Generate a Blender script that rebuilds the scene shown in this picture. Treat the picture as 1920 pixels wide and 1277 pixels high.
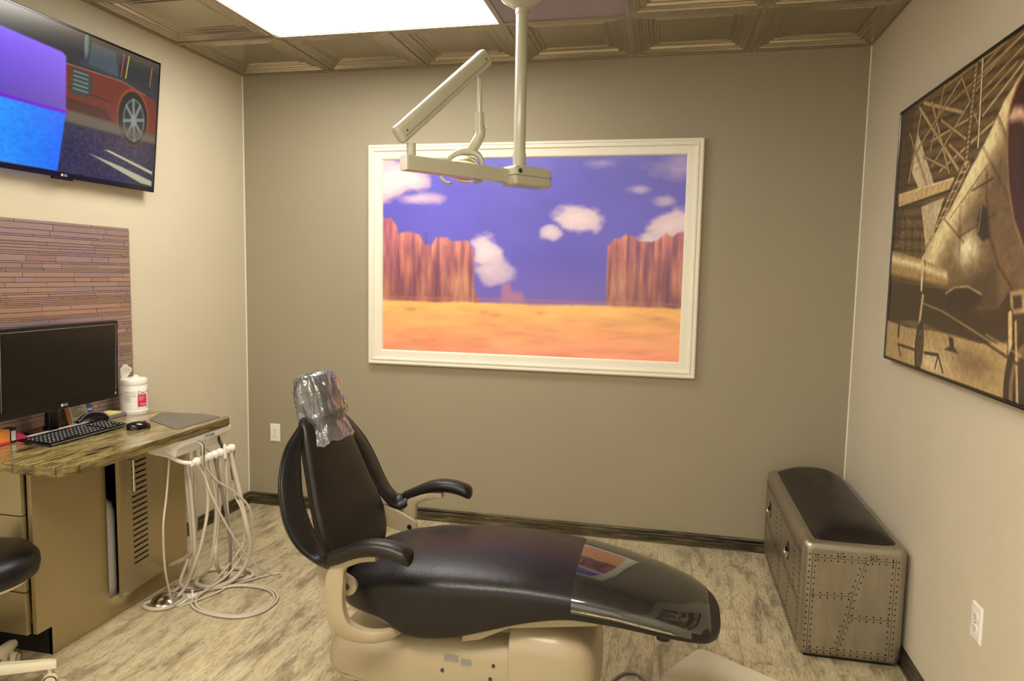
import bpy, bmesh, math, random
import numpy as np
from mathutils import Vector, Matrix, noise
random.seed(4)
PI = math.pi
for o in list(bpy.data.objects): bpy.data.objects.remove(o)
SC = bpy.context.scene
COL = SC.collection

# ------------------------------------------------------------------ camera, light, exposure
cam_data = bpy.data.cameras.new('camera'); cam = bpy.data.objects.new('camera', cam_data); COL.objects.link(cam)
CR = Vector((0.97565787, 0.21851382, 0.01853172)); CU = Vector((-0.03839062, 0.08698924, 0.99546925)); CF = Vector((-0.21591173, 0.97194886, -0.09326062))
cam.matrix_world = Matrix(((CR.x, CU.x, -CF.x, 2.6764), (CR.y, CU.y, -CF.y, -4.0750), (CR.z, CU.z, -CF.z, 1.5408), (0, 0, 0, 1)))
cam_data.sensor_fit = 'HORIZONTAL'; cam_data.sensor_width = 36.0; cam_data.lens = 1317.5 * 36.0 / 1920.0
cam_data.clip_start = 0.02
SC.camera = cam
SC.view_settings.view_transform = 'Standard'; SC.view_settings.look = 'None'
SC.view_settings.gamma = 1.0; SC.view_settings.exposure = 0.74
SC.view_settings.use_curve_mapping = False
W = bpy.data.worlds.new('world'); SC.world = W; W.use_nodes = True
W.node_tree.nodes['Background'].inputs[0].default_value = (1.0, 0.95, 0.85, 1)
W.node_tree.nodes['Background'].inputs[1].default_value = 0.90      # even fill light, added through the open end behind the camera
PANEL_LIGHT = 10.0
HALL_LIGHT = 13.0

RW, RH = 3.651, 2.754          # room width and height
T = 0.608                       # ceiling tile pitch
TX0 = 0.008

# ------------------------------------------------------------------ materials
def s2l(c):
    return tuple((x/12.92 if x <= 0.04045 else ((x+0.055)/1.055)**2.4) for x in c)
def hexc(h):
    h = h.lstrip('#'); return s2l([int(h[i:i+2], 16)/255 for i in (0, 2, 4)])
class NT:
    def __init__(s, name):
        s.m = bpy.data.materials.new(name); s.m.use_nodes = True; s.t = s.m.node_tree
        s.b = s.t.nodes['Principled BSDF']
    def n(s, typ, **kw):
        nd = s.t.nodes.new(typ)
        for k, v in kw.items(): setattr(nd, k, v)
        return nd
    def l(s, a, b): s.t.links.new(a, b)
    def ramp(s, fac, stops, interp='LINEAR'):
        r = s.n('ShaderNodeValToRGB'); e = r.color_ramp; e.interpolation = interp
        while len(e.elements) < len(stops): e.elements.new(0.5)
        for q, (p, c) in zip(e.elements, stops):
            q.position = p; q.color = (*c, 1) if not isinstance(c, (int, float)) else (c, c, c, 1)
        s.l(fac, r.inputs[0]); return r.outputs[0]
    def coords(s, scale=(1, 1, 1), rot=(0, 0, 0), kind='Object'):
        tc = s.n('ShaderNodeTexCoord'); mp = s.n('ShaderNodeMapping')
        mp.inputs['Scale'].default_value = scale; mp.inputs['Rotation'].default_value = rot
        s.l(tc.outputs[kind], mp.inputs[0]); return mp.outputs[0]
    def noise(s, vec, scale, detail=4, rough=0.5, dist=0):
        nd = s.n('ShaderNodeTexNoise'); s.l(vec, nd.inputs['Vector'])
        nd.inputs['Scale'].default_value = scale; nd.inputs['Detail'].default_value = detail
        nd.inputs['Roughness'].default_value = rough; nd.inputs['Distortion'].default_value = dist
        return nd.outputs['Fac']
    def bump(s, h, strength=0.2, dist=0.01):
        b = s.n('ShaderNodeBump'); b.inputs['Strength'].default_value = strength; b.inputs['Distance'].default_value = dist
        s.l(h, b.inputs['Height']); s.l(b.outputs[0], s.b.inputs['Normal'])
    def mix(s, fac, a, b, mode='MIX'):
        m = s.n('ShaderNodeMix', data_type='RGBA', blend_type=mode)
        for k, v in ((0, fac), (6, a), (7, b)):
            if hasattr(v, 'links'): s.l(v, m.inputs[k])
            else: m.inputs[k].default_value = (*v, 1) if isinstance(v, tuple) else v
        return m.outputs[2]
def mat(name, col, rough=0.5, metal=0.0, bump=None, var=0.06, vscale=6, coat=0, **kw):
    """plain surface with a slight mottling and optional fine bump (scale, strength)"""
    t = NT(name); c = hexc(col) if isinstance(col, str) else col
    v = t.coords(); f = t.noise(v, vscale, 3)
    a = tuple(x*(1-var) for x in c); b = tuple(min(1, x*(1+var)) for x in c)
    t.l(t.ramp(f, [(0.3, a), (0.7, b)]), t.b.inputs['Base Color'])
    t.b.inputs['Roughness'].default_value = rough; t.b.inputs['Metallic'].default_value = metal
    if coat: t.b.inputs['Coat Weight'].default_value = coat; t.b.inputs['Coat Roughness'].default_value = 0.08
    if bump: t.bump(t.noise(v, bump[0], 4), bump[1], 0.004)
    for k, x in kw.items(): t.b.inputs[k].default_value = x
    return t.m
def emis(name, col, strength):
    t = NT(name); c = hexc(col) if isinstance(col, str) else col
    t.b.inputs['Base Color'].default_value = (*c, 1)
    t.b.inputs['Emission Color'].default_value = (*c, 1); t.b.inputs['Emission Strength'].default_value = strength
    return t.m
def wallpaper(name, col):
    t = NT(name); c = hexc(col)
    v1 = t.coords((3, 3, 420)); v2 = t.coords((160, 160, 160)); v3 = t.coords((1, 1, 1))
    f = t.noise(v1, 1.0, 4, 0.7); g = t.noise(v2, 1.0, 2); h = t.noise(v3, 2.5, 4)
    k = t.mix(0.5, t.ramp(f, [(0.3, tuple(x*.93 for x in c)), (0.7, tuple(x*1.06 for x in c))]), t.ramp(h, [(0.3, tuple(x*.96 for x in c)), (0.7, tuple(x*1.04 for x in c))]))
    t.l(k, t.b.inputs['Base Color']); t.b.inputs['Roughness'].default_value = 0.75
    m = t.n('ShaderNodeMath', operation='ADD'); t.l(f, m.inputs[0]); t.l(g, m.inputs[1]); t.bump(m.outputs[0], 0.12, 0.002)
    return t.m
def planks(name):
    t = NT(name); v = t.coords((1, 1, 1), (0, 0, PI/2)); br = t.n('ShaderNodeTexBrick')
    t.l(v, br.inputs['Vector']); br.inputs['Scale'].default_value = 1.0
    br.inputs['Brick Width'].default_value = 1.22; br.inputs['Row Height'].default_value = 0.178
    br.inputs['Mortar Size'].default_value = 0.0012; br.inputs['Mortar Smooth'].default_value = 0.3; br.offset = 0.37
    br.inputs['Color1'].default_value = (0, 0, 0, 1); br.inputs['Color2'].default_value = (1, 1, 1, 1); br.inputs['Mortar'].default_value = (.5, .5, .5, 1)
    # offset each plank's grain by its own random value
    sep = t.n('ShaderNodeSeparateColor'); t.l(br.outputs['Color'], sep.inputs[0])
    mul = t.n('ShaderNodeVectorMath', operation='SCALE'); comb = t.n('ShaderNodeCombineXYZ')
    for i in range(3): t.l(sep.outputs[0], comb.inputs[i])
    t.l(comb.outputs[0], mul.inputs[0]); mul.inputs['Scale'].default_value = 17.0
    add = t.n('ShaderNodeVectorMath', operation='ADD'); t.l(t.coords(), add.inputs[0]); t.l(mul.outputs[0], add.inputs[1])
    mp = t.n('ShaderNodeMapping'); mp.inputs['Scale'].default_value = (15, 3.6, 1); t.l(add.outputs[0], mp.inputs[0])
    mq = t.n('ShaderNodeMapping'); mq.inputs['Scale'].default_value = (150, 26, 1); t.l(add.outputs[0], mq.inputs[0])
    big = t.noise(mp.outputs[0], 1.0, 7, 0.66, 0.35); fine = t.noise(mq.outputs[0], 1.0, 5, 0.7)
    base = t.ramp(big, [(0.30, hexc('#857a62')), (0.41, hexc('#a6987a')), (0.5, hexc('#c3b491')), (0.62, hexc('#d2c39c')), (0.75, hexc('#b9ad94'))])
    fn = t.ramp(fine, [(0.36, (.42, .40, .36)), (0.50, (1, 1, 1))])
    c = t.mix(0.75, base, fn, 'MULTIPLY')
    tone = t.ramp(sep.outputs[0], [(0, (.86, .86, .86)), (1, (1.0, .99, .96))])
    c = t.mix(0.8, c, tone, 'MULTIPLY')
    c = t.mix(br.outputs['Fac'], c, hexc('#857a63'))
    t.l(c, t.b.inputs['Base Color']); t.b.inputs['Roughness'].default_value = 0.42
    t.bump(fine, 0.12, 0.002)
    return t.m
def darkwood(name, cols, sc=(3, 40, 40), rough=0.4, coat=0.0):
    t = NT(name); v = t.coords(sc); v2 = t.coords((sc[0]*.4, sc[1]*.25, sc[2]*.25))
    f = t.noise(v, 1, 6, 0.65, 0.5); g = t.noise(v2, 1, 4, 0.6, 0.8)
    m = t.mix(0.35, t.ramp(f, [(0.40, hexc(cols[0])), (0.49, hexc(cols[1])), (0.60, hexc(cols[2]))]), t.ramp(g, [(0.40, hexc(cols[0])), (0.56, hexc(cols[2]))]))
    t.l(m, t.b.inputs['Base Color']); t.b.inputs['Roughness'].default_value = rough
    if coat: t.b.inputs['Coat Weight'].default_value = coat; t.b.inputs['Coat Roughness'].default_value = 0.12
    t.bump(f, 0.1, 0.003)
    return t.m
def leather(name, col='#131111', rough=0.36, scale=140, wrinkle=0.0):
    t = NT(name); c = hexc(col); v = t.coords()
    vo = t.n('ShaderNodeTexVoronoi', feature='DISTANCE_TO_EDGE'); vo.inputs['Scale'].default_value = scale; t.l(v, vo.inputs['Vector'])
    f = t.noise(v, 7, 5, 0.6); t.l(t.ramp(f, [(0.3, tuple(x*.8 for x in c)), (0.7, tuple(x*1.25 for x in c))]), t.b.inputs['Base Color'])
    r = t.ramp(f, [(0.3, rough-.05), (0.7, rough+.07)]); t.l(r, t.b.inputs['Roughness']); t.b.inputs['Specular IOR Level'].default_value = 0.4
    m = t.n('ShaderNodeMath', operation='MULTIPLY_ADD'); t.l(f, m.inputs[0]); m.inputs[1].default_value = 0.4+wrinkle
    t.l(t.ramp(vo.outputs['Distance'], [(0, 0.0), (0.25, 1.0)]), m.inputs[2]); t.bump(m.outputs[0], 0.10, 0.002)
    return t.m
def brushed(name, col, rough=0.34, sc=(8, 8, 600), metal=0.9):
    t = NT(name); c = hexc(col); v = t.coords(sc); f = t.noise(v, 1, 4, 0.6)
    t.l(t.ramp(f, [(0.3, tuple(x*.96 for x in c)), (0.7, tuple(min(1, x*1.03) for x in c))]), t.b.inputs['Base Color'])
    t.b.inputs['Metallic'].default_value = metal; t.l(t.ramp(f, [(0.3, rough-.02), (0.7, rough+.02)]), t.b.inputs['Roughness'])
    t.bump(f, 0.02, 0.001); return t.m
def clear_plastic(name, rough=0.05, lo=0.06, gain=1.5, crinkle=0.0, scale=30, haze=0.0, det=4, tint=(.95, .95, .95)):
    """thin clear film: transparent, with mirror reflections that grow at grazing angles and a little haze"""
    t = NT(name); nt = t.t; nt.nodes.remove(t.b); out = [n for n in nt.nodes if n.type == 'OUTPUT_MATERIAL'][0]
    tr = t.n('ShaderNodeBsdfTransparent'); tr.inputs[0].default_value = (*tint, 1); gl = t.n('ShaderNodeBsdfGlossy'); gl.inputs['Roughness'].default_value = rough; gl.inputs[0].default_value = (1, 1, 1, 1)
    df = t.n('ShaderNodeBsdfDiffuse'); df.inputs[0].default_value = (.8, .8, .8, 1); fr = t.n('ShaderNodeFresnel'); fr.inputs[0].default_value = 1.5
    m = t.n('ShaderNodeMath', operation='MULTIPLY_ADD'); m.use_clamp = True; t.l(fr.outputs[0], m.inputs[0]); m.inputs[1].default_value = gain; m.inputs[2].default_value = lo
    a = t.n('ShaderNodeMixShader'); b = t.n('ShaderNodeMixShader'); a.inputs[0].default_value = haze; t.l(tr.outputs[0], a.inputs[1]); t.l(df.outputs[0], a.inputs[2])
    t.l(m.outputs[0], b.inputs[0]); t.l(a.outputs[0], b.inputs[1]); t.l(gl.outputs[0], b.inputs[2]); t.l(b.outputs[0], out.inputs[0])
    if crinkle:
        bp = t.n('ShaderNodeBump'); bp.inputs['Strength'].default_value = crinkle; bp.inputs['Distance'].default_value = 0.02
        t.l(t.noise(t.coords(), scale, det, 0.55, 0.8), bp.inputs['Height']); t.l(bp.outputs[0], gl.inputs['Normal']); t.l(bp.outputs[0], fr.inputs['Normal'])
    return t.m
def vcol(name, rough=0.5, emit=0.0, coat=0.0, weave=0.0):
    t = NT(name); a = t.n('ShaderNodeVertexColor', layer_name='paint')
    if emit:
        t.b.inputs['Base Color'].default_value = (.01, .01, .01, 1); t.l(a.outputs[0], t.b.inputs['Emission Color']); t.b.inputs['Emission Strength'].default_value = emit
    else: t.l(a.outputs[0], t.b.inputs['Base Color'])
    t.b.inputs['Roughness'].default_value = rough
    if coat: t.b.inputs['Coat Weight'].default_value = coat; t.b.inputs['Coat Roughness'].default_value = 0.15
    if weave: t.bump(t.noise(t.coords((220, 220, 220)), 1, 2), weave, 0.001)
    return t.m

M = {}
M['wall_b'] = wallpaper('grey olive wallpaper', '#9d9279')
M['wall_s'] = wallpaper('pale linen wallpaper', '#d2c7ab')
M['wall_r'] = wallpaper('light greige wallpaper', '#cfc5ad')
M['floor'] = planks('weathered oak planks')
M['base'] = darkwood('baseboard distressed wood', ('#0f0c08', '#332b1d', '#6e6142'), (5, 5, 70), 0.4)
M['tin'] = mat('pressed tin', '#b5aa94', 0.22, 0.72, (60, .05), 0.08, 3)
M['tile_flat'] = mat('mineral fibre tile', '#a49698', 0.8, 0, (220, .5), 0.05, 60)
M['grid'] = mat('ceiling grid metal', '#a89d88', 0.32, 0.5)
M['frame'] = mat('cream frame paint', '#e9e2cd', 0.4, 0, None, 0.02)
M['white'] = mat('white plastic', '#efebe0', 0.32, 0, None, 0.015)
M['cream'] = mat('cream enamel', '#d9cfb2', 0.28, 0, None, 0.02, coat=0.3)
M['chaircream'] = mat('chair cream shell', '#a99a7c', 0.34, 0, None, 0.02, coat=0.2)
M['lampcream'] = mat('lamp cream enamel', '#b4b098', 0.25, 0, None, 0.02, coat=0.3)
M['bead'] = mat('white corner bead', '#f2eee2', 0.4, 0, None, 0.01)
M['black'] = mat('black gloss plastic', '#0c0b0b', 0.16, 0, None, 0.05)
M['blackm'] = mat('black matt plastic', '#141313', 0.45, 0, None, 0.05)
M['screen_off'] = mat('dark screen glass', '#0d0b0a', 0.22, 0, None, 0.05)
M['steel'] = brushed('brushed steel', '#b3a685', 0.30, metal=0.8)
M['steel_d'] = brushed('brushed steel door', '#b0a17c', 0.33, metal=0.8)
M['chrome'] = mat('chrome', '#c9c6be', 0.14, 1.0, None, 0.02)
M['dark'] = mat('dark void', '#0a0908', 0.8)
M['counter'] = darkwood('counter laminate wood', ('#1a150b', '#75653a', '#b8a568'), (60, 10, 30), 0.22, 0.6)
M['counter_e'] = darkwood('counter edge wood', ('#231c10', '#5d4f2e', '#8c7a4b'), (20, 6, 60), 0.3, 0.3)
M['leather'] = leather('black leather')
M['leather_w'] = leather('worn seat leather', '#191515', 0.36, 110)
M['leather_b'] = leather('brown black leather', '#1a1411', 0.36, 120)
M['hose'] = mat('grey beige hose', '#c5baa6', 0.45, 0, None, 0.04)
M['hose_d'] = mat('dark grey hose', '#7d756b', 0.45, 0, None, 0.04)
M['bag'] = clear_plastic('crinkled plastic bag', 0.12, 0.06, 1.6, 0.8, 15, 0.09)
M['toe_plastic'] = clear_plastic('smooth toe plastic', 0.035, 0.04, 1.4, 0.06, 3, 0.012, 2)
M['lens'] = clear_plastic('clear lens shield', 0.03, 0.12, 2.5, 0, 30, 0.06)
M['gold'] = mat('warm reflector', '#e6dca6', 0.15, 0.7)
M['yellow'] = mat('yellow note paper', '#e6dc7c', 0.7)
M['paper'] = mat('white paper', '#e4dfd0', 0.7)
M['orange'] = mat('orange card', '#d9823f', 0.6)
M['blue'] = mat('blue label', '#3e5f9e', 0.5)
M['pink'] = mat('magenta label', '#e0245e', 0.45)
M['red'] = mat('red print', '#c02a3a', 0.5)
M['ink'] = mat('dark ink', '#35312f', 0.6)
M['inkb'] = mat('blue grey ink', '#5b6a86', 0.6)
M['inklight'] = mat('pale silver print', '#cfcfcf', 0.5)
M['greyp'] = mat('grey print', '#9a978f', 0.6)
M['pad'] = mat('grey mouse mat', '#6a6257', 0.35, 0, (90, .1))
M['keys'] = mat('black keycaps', '#191818', 0.4)
M['silver'] = mat('silver plastic', '#8e8d94', 0.3, 0.6)
def tile_metal():
    t = NT('metal strip mosaic'); v = t.coords((1, 1, 1)); g = t.n('ShaderNodeNewGeometry')
    c = t.ramp(g.outputs['Random Per Island'], [(0, hexc('#ab9587')), (0.5, hexc('#bba48f')), (1, hexc('#ab989a'))])
    t.l(c, t.b.inputs['Base Color']); t.b.inputs['Metallic'].default_value = 0.6
    t.l(t.ramp(g.outputs['Random Per Island'], [(0, .26), (1, .4)]), t.b.inputs['Roughness'])
    t.bump(t.noise(t.coords((4, 4, 300)), 1, 3), 0.05, 0.001)
    return t.m
M['mosaic'] = tile_metal()
def alu():
    t = NT('aged aluminium sheet'); v = t.coords(); f = t.noise(v, 5, 6, 0.65); g = t.noise(t.coords((30, 30, 3)), 1, 5, .7)
    t.l(t.mix(.5, t.ramp(f, [(0.3, hexc('#8c8475')), (0.7, hexc('#aea491'))]), t.ramp(g, [(0.3, hexc('#938a78')), (0.7, hexc('#b3a893'))])), t.b.inputs['Base Color'])
    t.b.inputs['Metallic'].default_value = 0.8; t.l(t.ramp(f, [(0.3, .30), (0.7, .44)]), t.b.inputs['Roughness'])
    t.bump(f, 0.08, 0.01); return t.m
M['alu'] = alu()
M['rivet'] = mat('dark rivet', '#2b2520', 0.4, 0.6)
M['diffuser'] = emis('troffer diffuser', (1, .97, .92), PANEL_LIGHT)
M['diffuser2'] = emis('hall troffer diffuser', (1, .93, .80), HALL_LIGHT)

# ------------------------------------------------------------------ object helpers
ORG = {}
def tag(o, label=None, cat=None, group=None, kind=None):
    if label: o['label'] = label
    if cat: o['category'] = cat
    if group: o['group'] = group
    if kind: o['kind'] = kind
    return o
def thing(name, label, cat, loc=(0, 0, 0), rot=(0, 0, 0), group=None):
    o = bpy.data.objects.new(name, None); COL.objects.link(o); o.empty_display_size = 0.1
    o.location = loc; o.rotation_euler = rot; tag(o, label, cat, group); ORG[o] = Vector(loc); return o
def finish(name, bm, m, parent=None, smooth=False, bevel=0, subsurf=0, local=False, seg=2, angle=35):
    """bm in world coordinates unless local"""
    bmesh.ops.recalc_face_normals(bm, faces=bm.faces)
    me = bpy.data.meshes.new(name); bm.to_mesh(me); bm.free()
    if isinstance(m, (list, tuple)):
        for x in m: me.materials.append(x)
    else: me.materials.append(m)
    o = bpy.data.objects.new(name, me); COL.objects.link(o)
    if parent is not None:
        o.parent = parent
        off = ORG.get(parent, Vector((0, 0, 0)))
        if not local: me.transform(Matrix.Translation(-off))
        ORG[o] = off
    else: ORG[o] = Vector((0, 0, 0))
    if smooth:
        me.shade_smooth()
        if bevel == 0 and subsurf == 0 and angle: me.set_sharp_from_angle(angle=math.radians(angle))
    if bevel:
        b = o.modifiers.new('bevel', 'BEVEL'); b.width = bevel; b.segments = seg; b.limit_method = 'ANGLE'; b.angle_limit = math.radians(40)
        me.shade_smooth(); w = o.modifiers.new('wn', 'WEIGHTED_NORMAL'); w.keep_sharp = False
    if subsurf:
        s = o.modifiers.new('sub', 'SUBSURF'); s.levels = subsurf; s.render_levels = subsurf
    return o
def struct(name, bm, m, **k):
    o = finish(name, bm, m, **k); o['kind'] = 'structure'; return o
def B(): return bmesh.new()
def box(bm, x0, x1, y0, y1, z0, z1, mtx=None, mi=0):
    vs = [bm.verts.new(Vector(p) if mtx is None else mtx @ Vector(p)) for p in ((x0, y0, z0), (x1, y0, z0), (x1, y1, z0), (x0, y1, z0), (x0, y0, z1), (x1, y0, z1), (x1, y1, z1), (x0, y1, z1))]
    for f in ((0, 3, 2, 1), (4, 5, 6, 7), (0, 1, 5, 4), (1, 2, 6, 5), (2, 3, 7, 6), (3, 0, 4, 7)):
        bm.faces.new([vs[i] for i in f]).material_index = mi
    return bm
def boxo(*a, **k): return box(B(), *a, **k)
def frame_at(p, d):
    d = Vector(d).normalized(); a = Vector((0, 0, 1)) if abs(d.z) < 0.95 else Vector((0, 1, 0))
    u = a.cross(d).normalized(); v = d.cross(u); return u, v
def cyl(bm, p, q, r, r2=None, n=20, cap=True):
    p = Vector(p); q = Vector(q); r2 = r if r2 is None else r2; u, v = frame_at(p, q-p)
    A = [bm.verts.new(p+(u*math.cos(2*PI*i/n)+v*math.sin(2*PI*i/n))*r) for i in range(n)]
    C = [bm.verts.new(q+(u*math.cos(2*PI*i/n)+v*math.sin(2*PI*i/n))*r2) for i in range(n)]
    for i in range(n): bm.faces.new((A[i], A[(i+1) % n], C[(i+1) % n], C[i]))
    if cap: bm.faces.new(A[::-1]); bm.faces.new(C)
    return bm
def smooth_path(pts, per=6):
    P = [Vector(p) for p in pts]
    if len(P) < 3: return P
    P = [P[0]*2-P[1]]+P+[P[-1]*2-P[-2]]; out = []
    for i in range(1, len(P)-2):
        a, b, c, d = P[i-1:i+3]
        for k in range(per):
            t = k/per; out.append(0.5*((2*b)+(c-a)*t+(2*a-5*b+4*c-d)*t*t+(3*b-a-3*c+d)*t**3))
    out.append(P[-2]); return out
def tube(bm, pts, r, n=8, per=6, flat=(1, 1), closed=False):
    """r: number or list at the control points"""
    rs = r if isinstance(r, (list, tuple)) else [r]*len(pts)
    P = smooth_path(pts, per) if per > 1 else [Vector(p) for p in pts]
    R = []; m = len(pts)-1
    for i in range(len(P)):
        t = i/(len(P)-1)*m; k = min(int(t), m-1); R.append(rs[k]*(1-(t-k))+rs[k+1]*(t-k))
    u = None; rings = []
    for i, p in enumerate(P):
        d = (P[min(i+1, len(P)-1)]-P[max(i-1, 0)])
        if d.length < 1e-9: d = Vector((0, 0, 1))
        d.normalize()
        if u is None: u, v = frame_at(p, d)
        u = (u-d*u.dot(d)).normalized(); v = d.cross(u)
        rings.append([bm.verts.new(p+u*math.cos(2*PI*k/n)*R[i]*flat[0]+v*math.sin(2*PI*k/n)*R[i]*flat[1]) for k in range(n)])
    for a, b in zip(rings, rings[1:]):
        for k in range(n): bm.faces.new((a[k], a[(k+1) % n], b[(k+1) % n], b[k]))
    bm.faces.new(rings[0][::-1]); bm.faces.new(rings[-1]); return bm
def lathe(bm, prof, c=(0, 0, 0), n=32, sx=1, sy=1, axis=None):
    """prof: (r, z) from bottom to top; axis: matrix applied before c"""
    c = Vector(c); rings = []
    for r, z in prof:
        if r < 1e-6: rings.append([bm.verts.new(c+((axis @ Vector((0, 0, z))) if axis else Vector((0, 0, z))))])
        else:
            L = []
            for k in range(n):
                p = Vector((r*sx*math.cos(2*PI*k/n), r*sy*math.sin(2*PI*k/n), z)); L.append(bm.verts.new(c+(axis @ p if axis else p)))
            rings.append(L)
    for a, b in zip(rings, rings[1:]):
        for k in range(n):
            if len(a) == 1 and len(b) == 1: continue
            if len(a) == 1: bm.faces.new((a[0], b[(k+1) % n], b[k]))
            elif len(b) == 1: bm.faces.new((a[k], a[(k+1) % n], b[0]))
            else: bm.faces.new((a[k], a[(k+1) % n], b[(k+1) % n], b[k]))
    for L in (rings[0], rings[-1]):
        if len(L) > 1: bm.faces.new(L)
    return bm
def loft(bm, secs, cap=True):
    R = [[bm.verts.new(Vector(p)) for p in s] for s in secs]; n = len(R[0])
    for a, b in zip(R, R[1:]):
        for k in range(n): bm.faces.new((a[k], a[(k+1) % n], b[(k+1) % n], b[k]))
    if cap: bm.faces.new(R[0][::-1]); bm.faces.new(R[-1])
    return bm
def prism(bm, poly, z0, z1, mtx=None):
    f = (lambda p: mtx @ Vector(p)) if mtx else Vector
    a = [bm.verts.new(f((x, y, z0))) for x, y in poly]; b = [bm.verts.new(f((x, y, z1))) for x, y in poly]; n = len(a)
    for k in range(n): bm.faces.new((a[k], a[(k+1) % n], b[(k+1) % n], b[k]))
    bm.faces.new(a[::-1]); bm.faces.new(b); return bm
def rings(bm, w, h, prof, mtx, cap=True, back=None):
    """mitred rectangular steps: prof = (inset, height)"""
    L = []
    for i, z in prof:
        L.append([bm.verts.new(mtx @ Vector(p)) for p in ((i, i, z), (w-i, i, z), (w-i, h-i, z), (i, h-i, z))])
    for a, b in zip(L, L[1:]):
        for k in range(4): bm.faces.new((a[k], a[(k+1) % 4], b[(k+1) % 4], b[k]))
    if cap: bm.faces.new(L[-1])
    return bm
def pillow(bm, A, Bc, th, n=14, per=5, up=None, power=2.4):
    """soft pad between two edge curves; th = thickness (number or list)"""
    A = smooth_path(A, per); Bc = smooth_path(Bc, per); m = len(A); secs = []
    for i in range(m):
        a, b = A[i], Bc[i]; w = (b-a); c = (a+b)/2
        j0, j1 = max(i-1, 0), min(i+1, m-1)
        t = ((A[j1]+Bc[j1])-(A[j0]+Bc[j0])).normalized(); nn = w.cross(t).normalized()
        tt = th if not isinstance(th, (list, tuple)) else np.interp(i/(m-1), np.linspace(0, 1, len(th)), th)
        e = 1.0
        if i == 0 or i == m-1: e = 0.55
        s = []
        for k in range(n):
            q = 2*PI*k/n; cx, cy = math.cos(q), math.sin(q)
            x = math.copysign(abs(cx)**(2/power), cx)*0.5; y = math.copysign(abs(cy)**(2/power), cy)*0.5
            s.append(c+w*x*(0.9 if e < 1 else 1)+nn*y*tt*e)
        secs.append(s)
    return loft(bm, secs)
def text(name, body, size, mtx, m, parent=None, ext=0.0004, align='CENTER', sx=1.0):
    cu = bpy.data.curves.new(name, 'FONT'); cu.body = body; cu.size = size; cu.extrude = ext; cu.align_x = align; cu.align_y = 'CENTER'; cu.resolution_u = 3
    tmp = bpy.data.objects.new('tmp', cu); COL.objects.link(tmp)
    dg = bpy.context.evaluated_depsgraph_get(); me = bpy.data.meshes.new_from_object(tmp.evaluated_get(dg))
    bpy.data.objects.remove(tmp); bpy.data.curves.remove(cu)
    me.transform(mtx @ Matrix.Scale(sx, 4, (1, 0, 0))); me.materials.clear(); me.materials.append(m); me.name = name
    o = bpy.data.objects.new(name, me); COL.objects.link(o)
    if parent is not None:
        o.parent = parent; off = ORG.get(parent, Vector((0, 0, 0))); me.transform(Matrix.Translation(-off)); ORG[o] = off
    return o
def basis(o, x, y):
    """matrix with origin o, local x and y directions; z = x cross y"""
    x = Vector(x).normalized(); y = Vector(y); y = (y-x*y.dot(x)).normalized(); z = x.cross(y); o = Vector(o)
    return Matrix(((x.x, y.x, z.x, o.x), (x.y, y.y, z.y, o.y), (x.z, y.z, z.z, o.z), (0, 0, 0, 1)))
def dup(o, parent=None):
    c = o.copy(); COL.objects.link(c)
    if parent is not None: c.parent = parent
    for ch in list(o.children): dup(ch, c)
    return c

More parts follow.
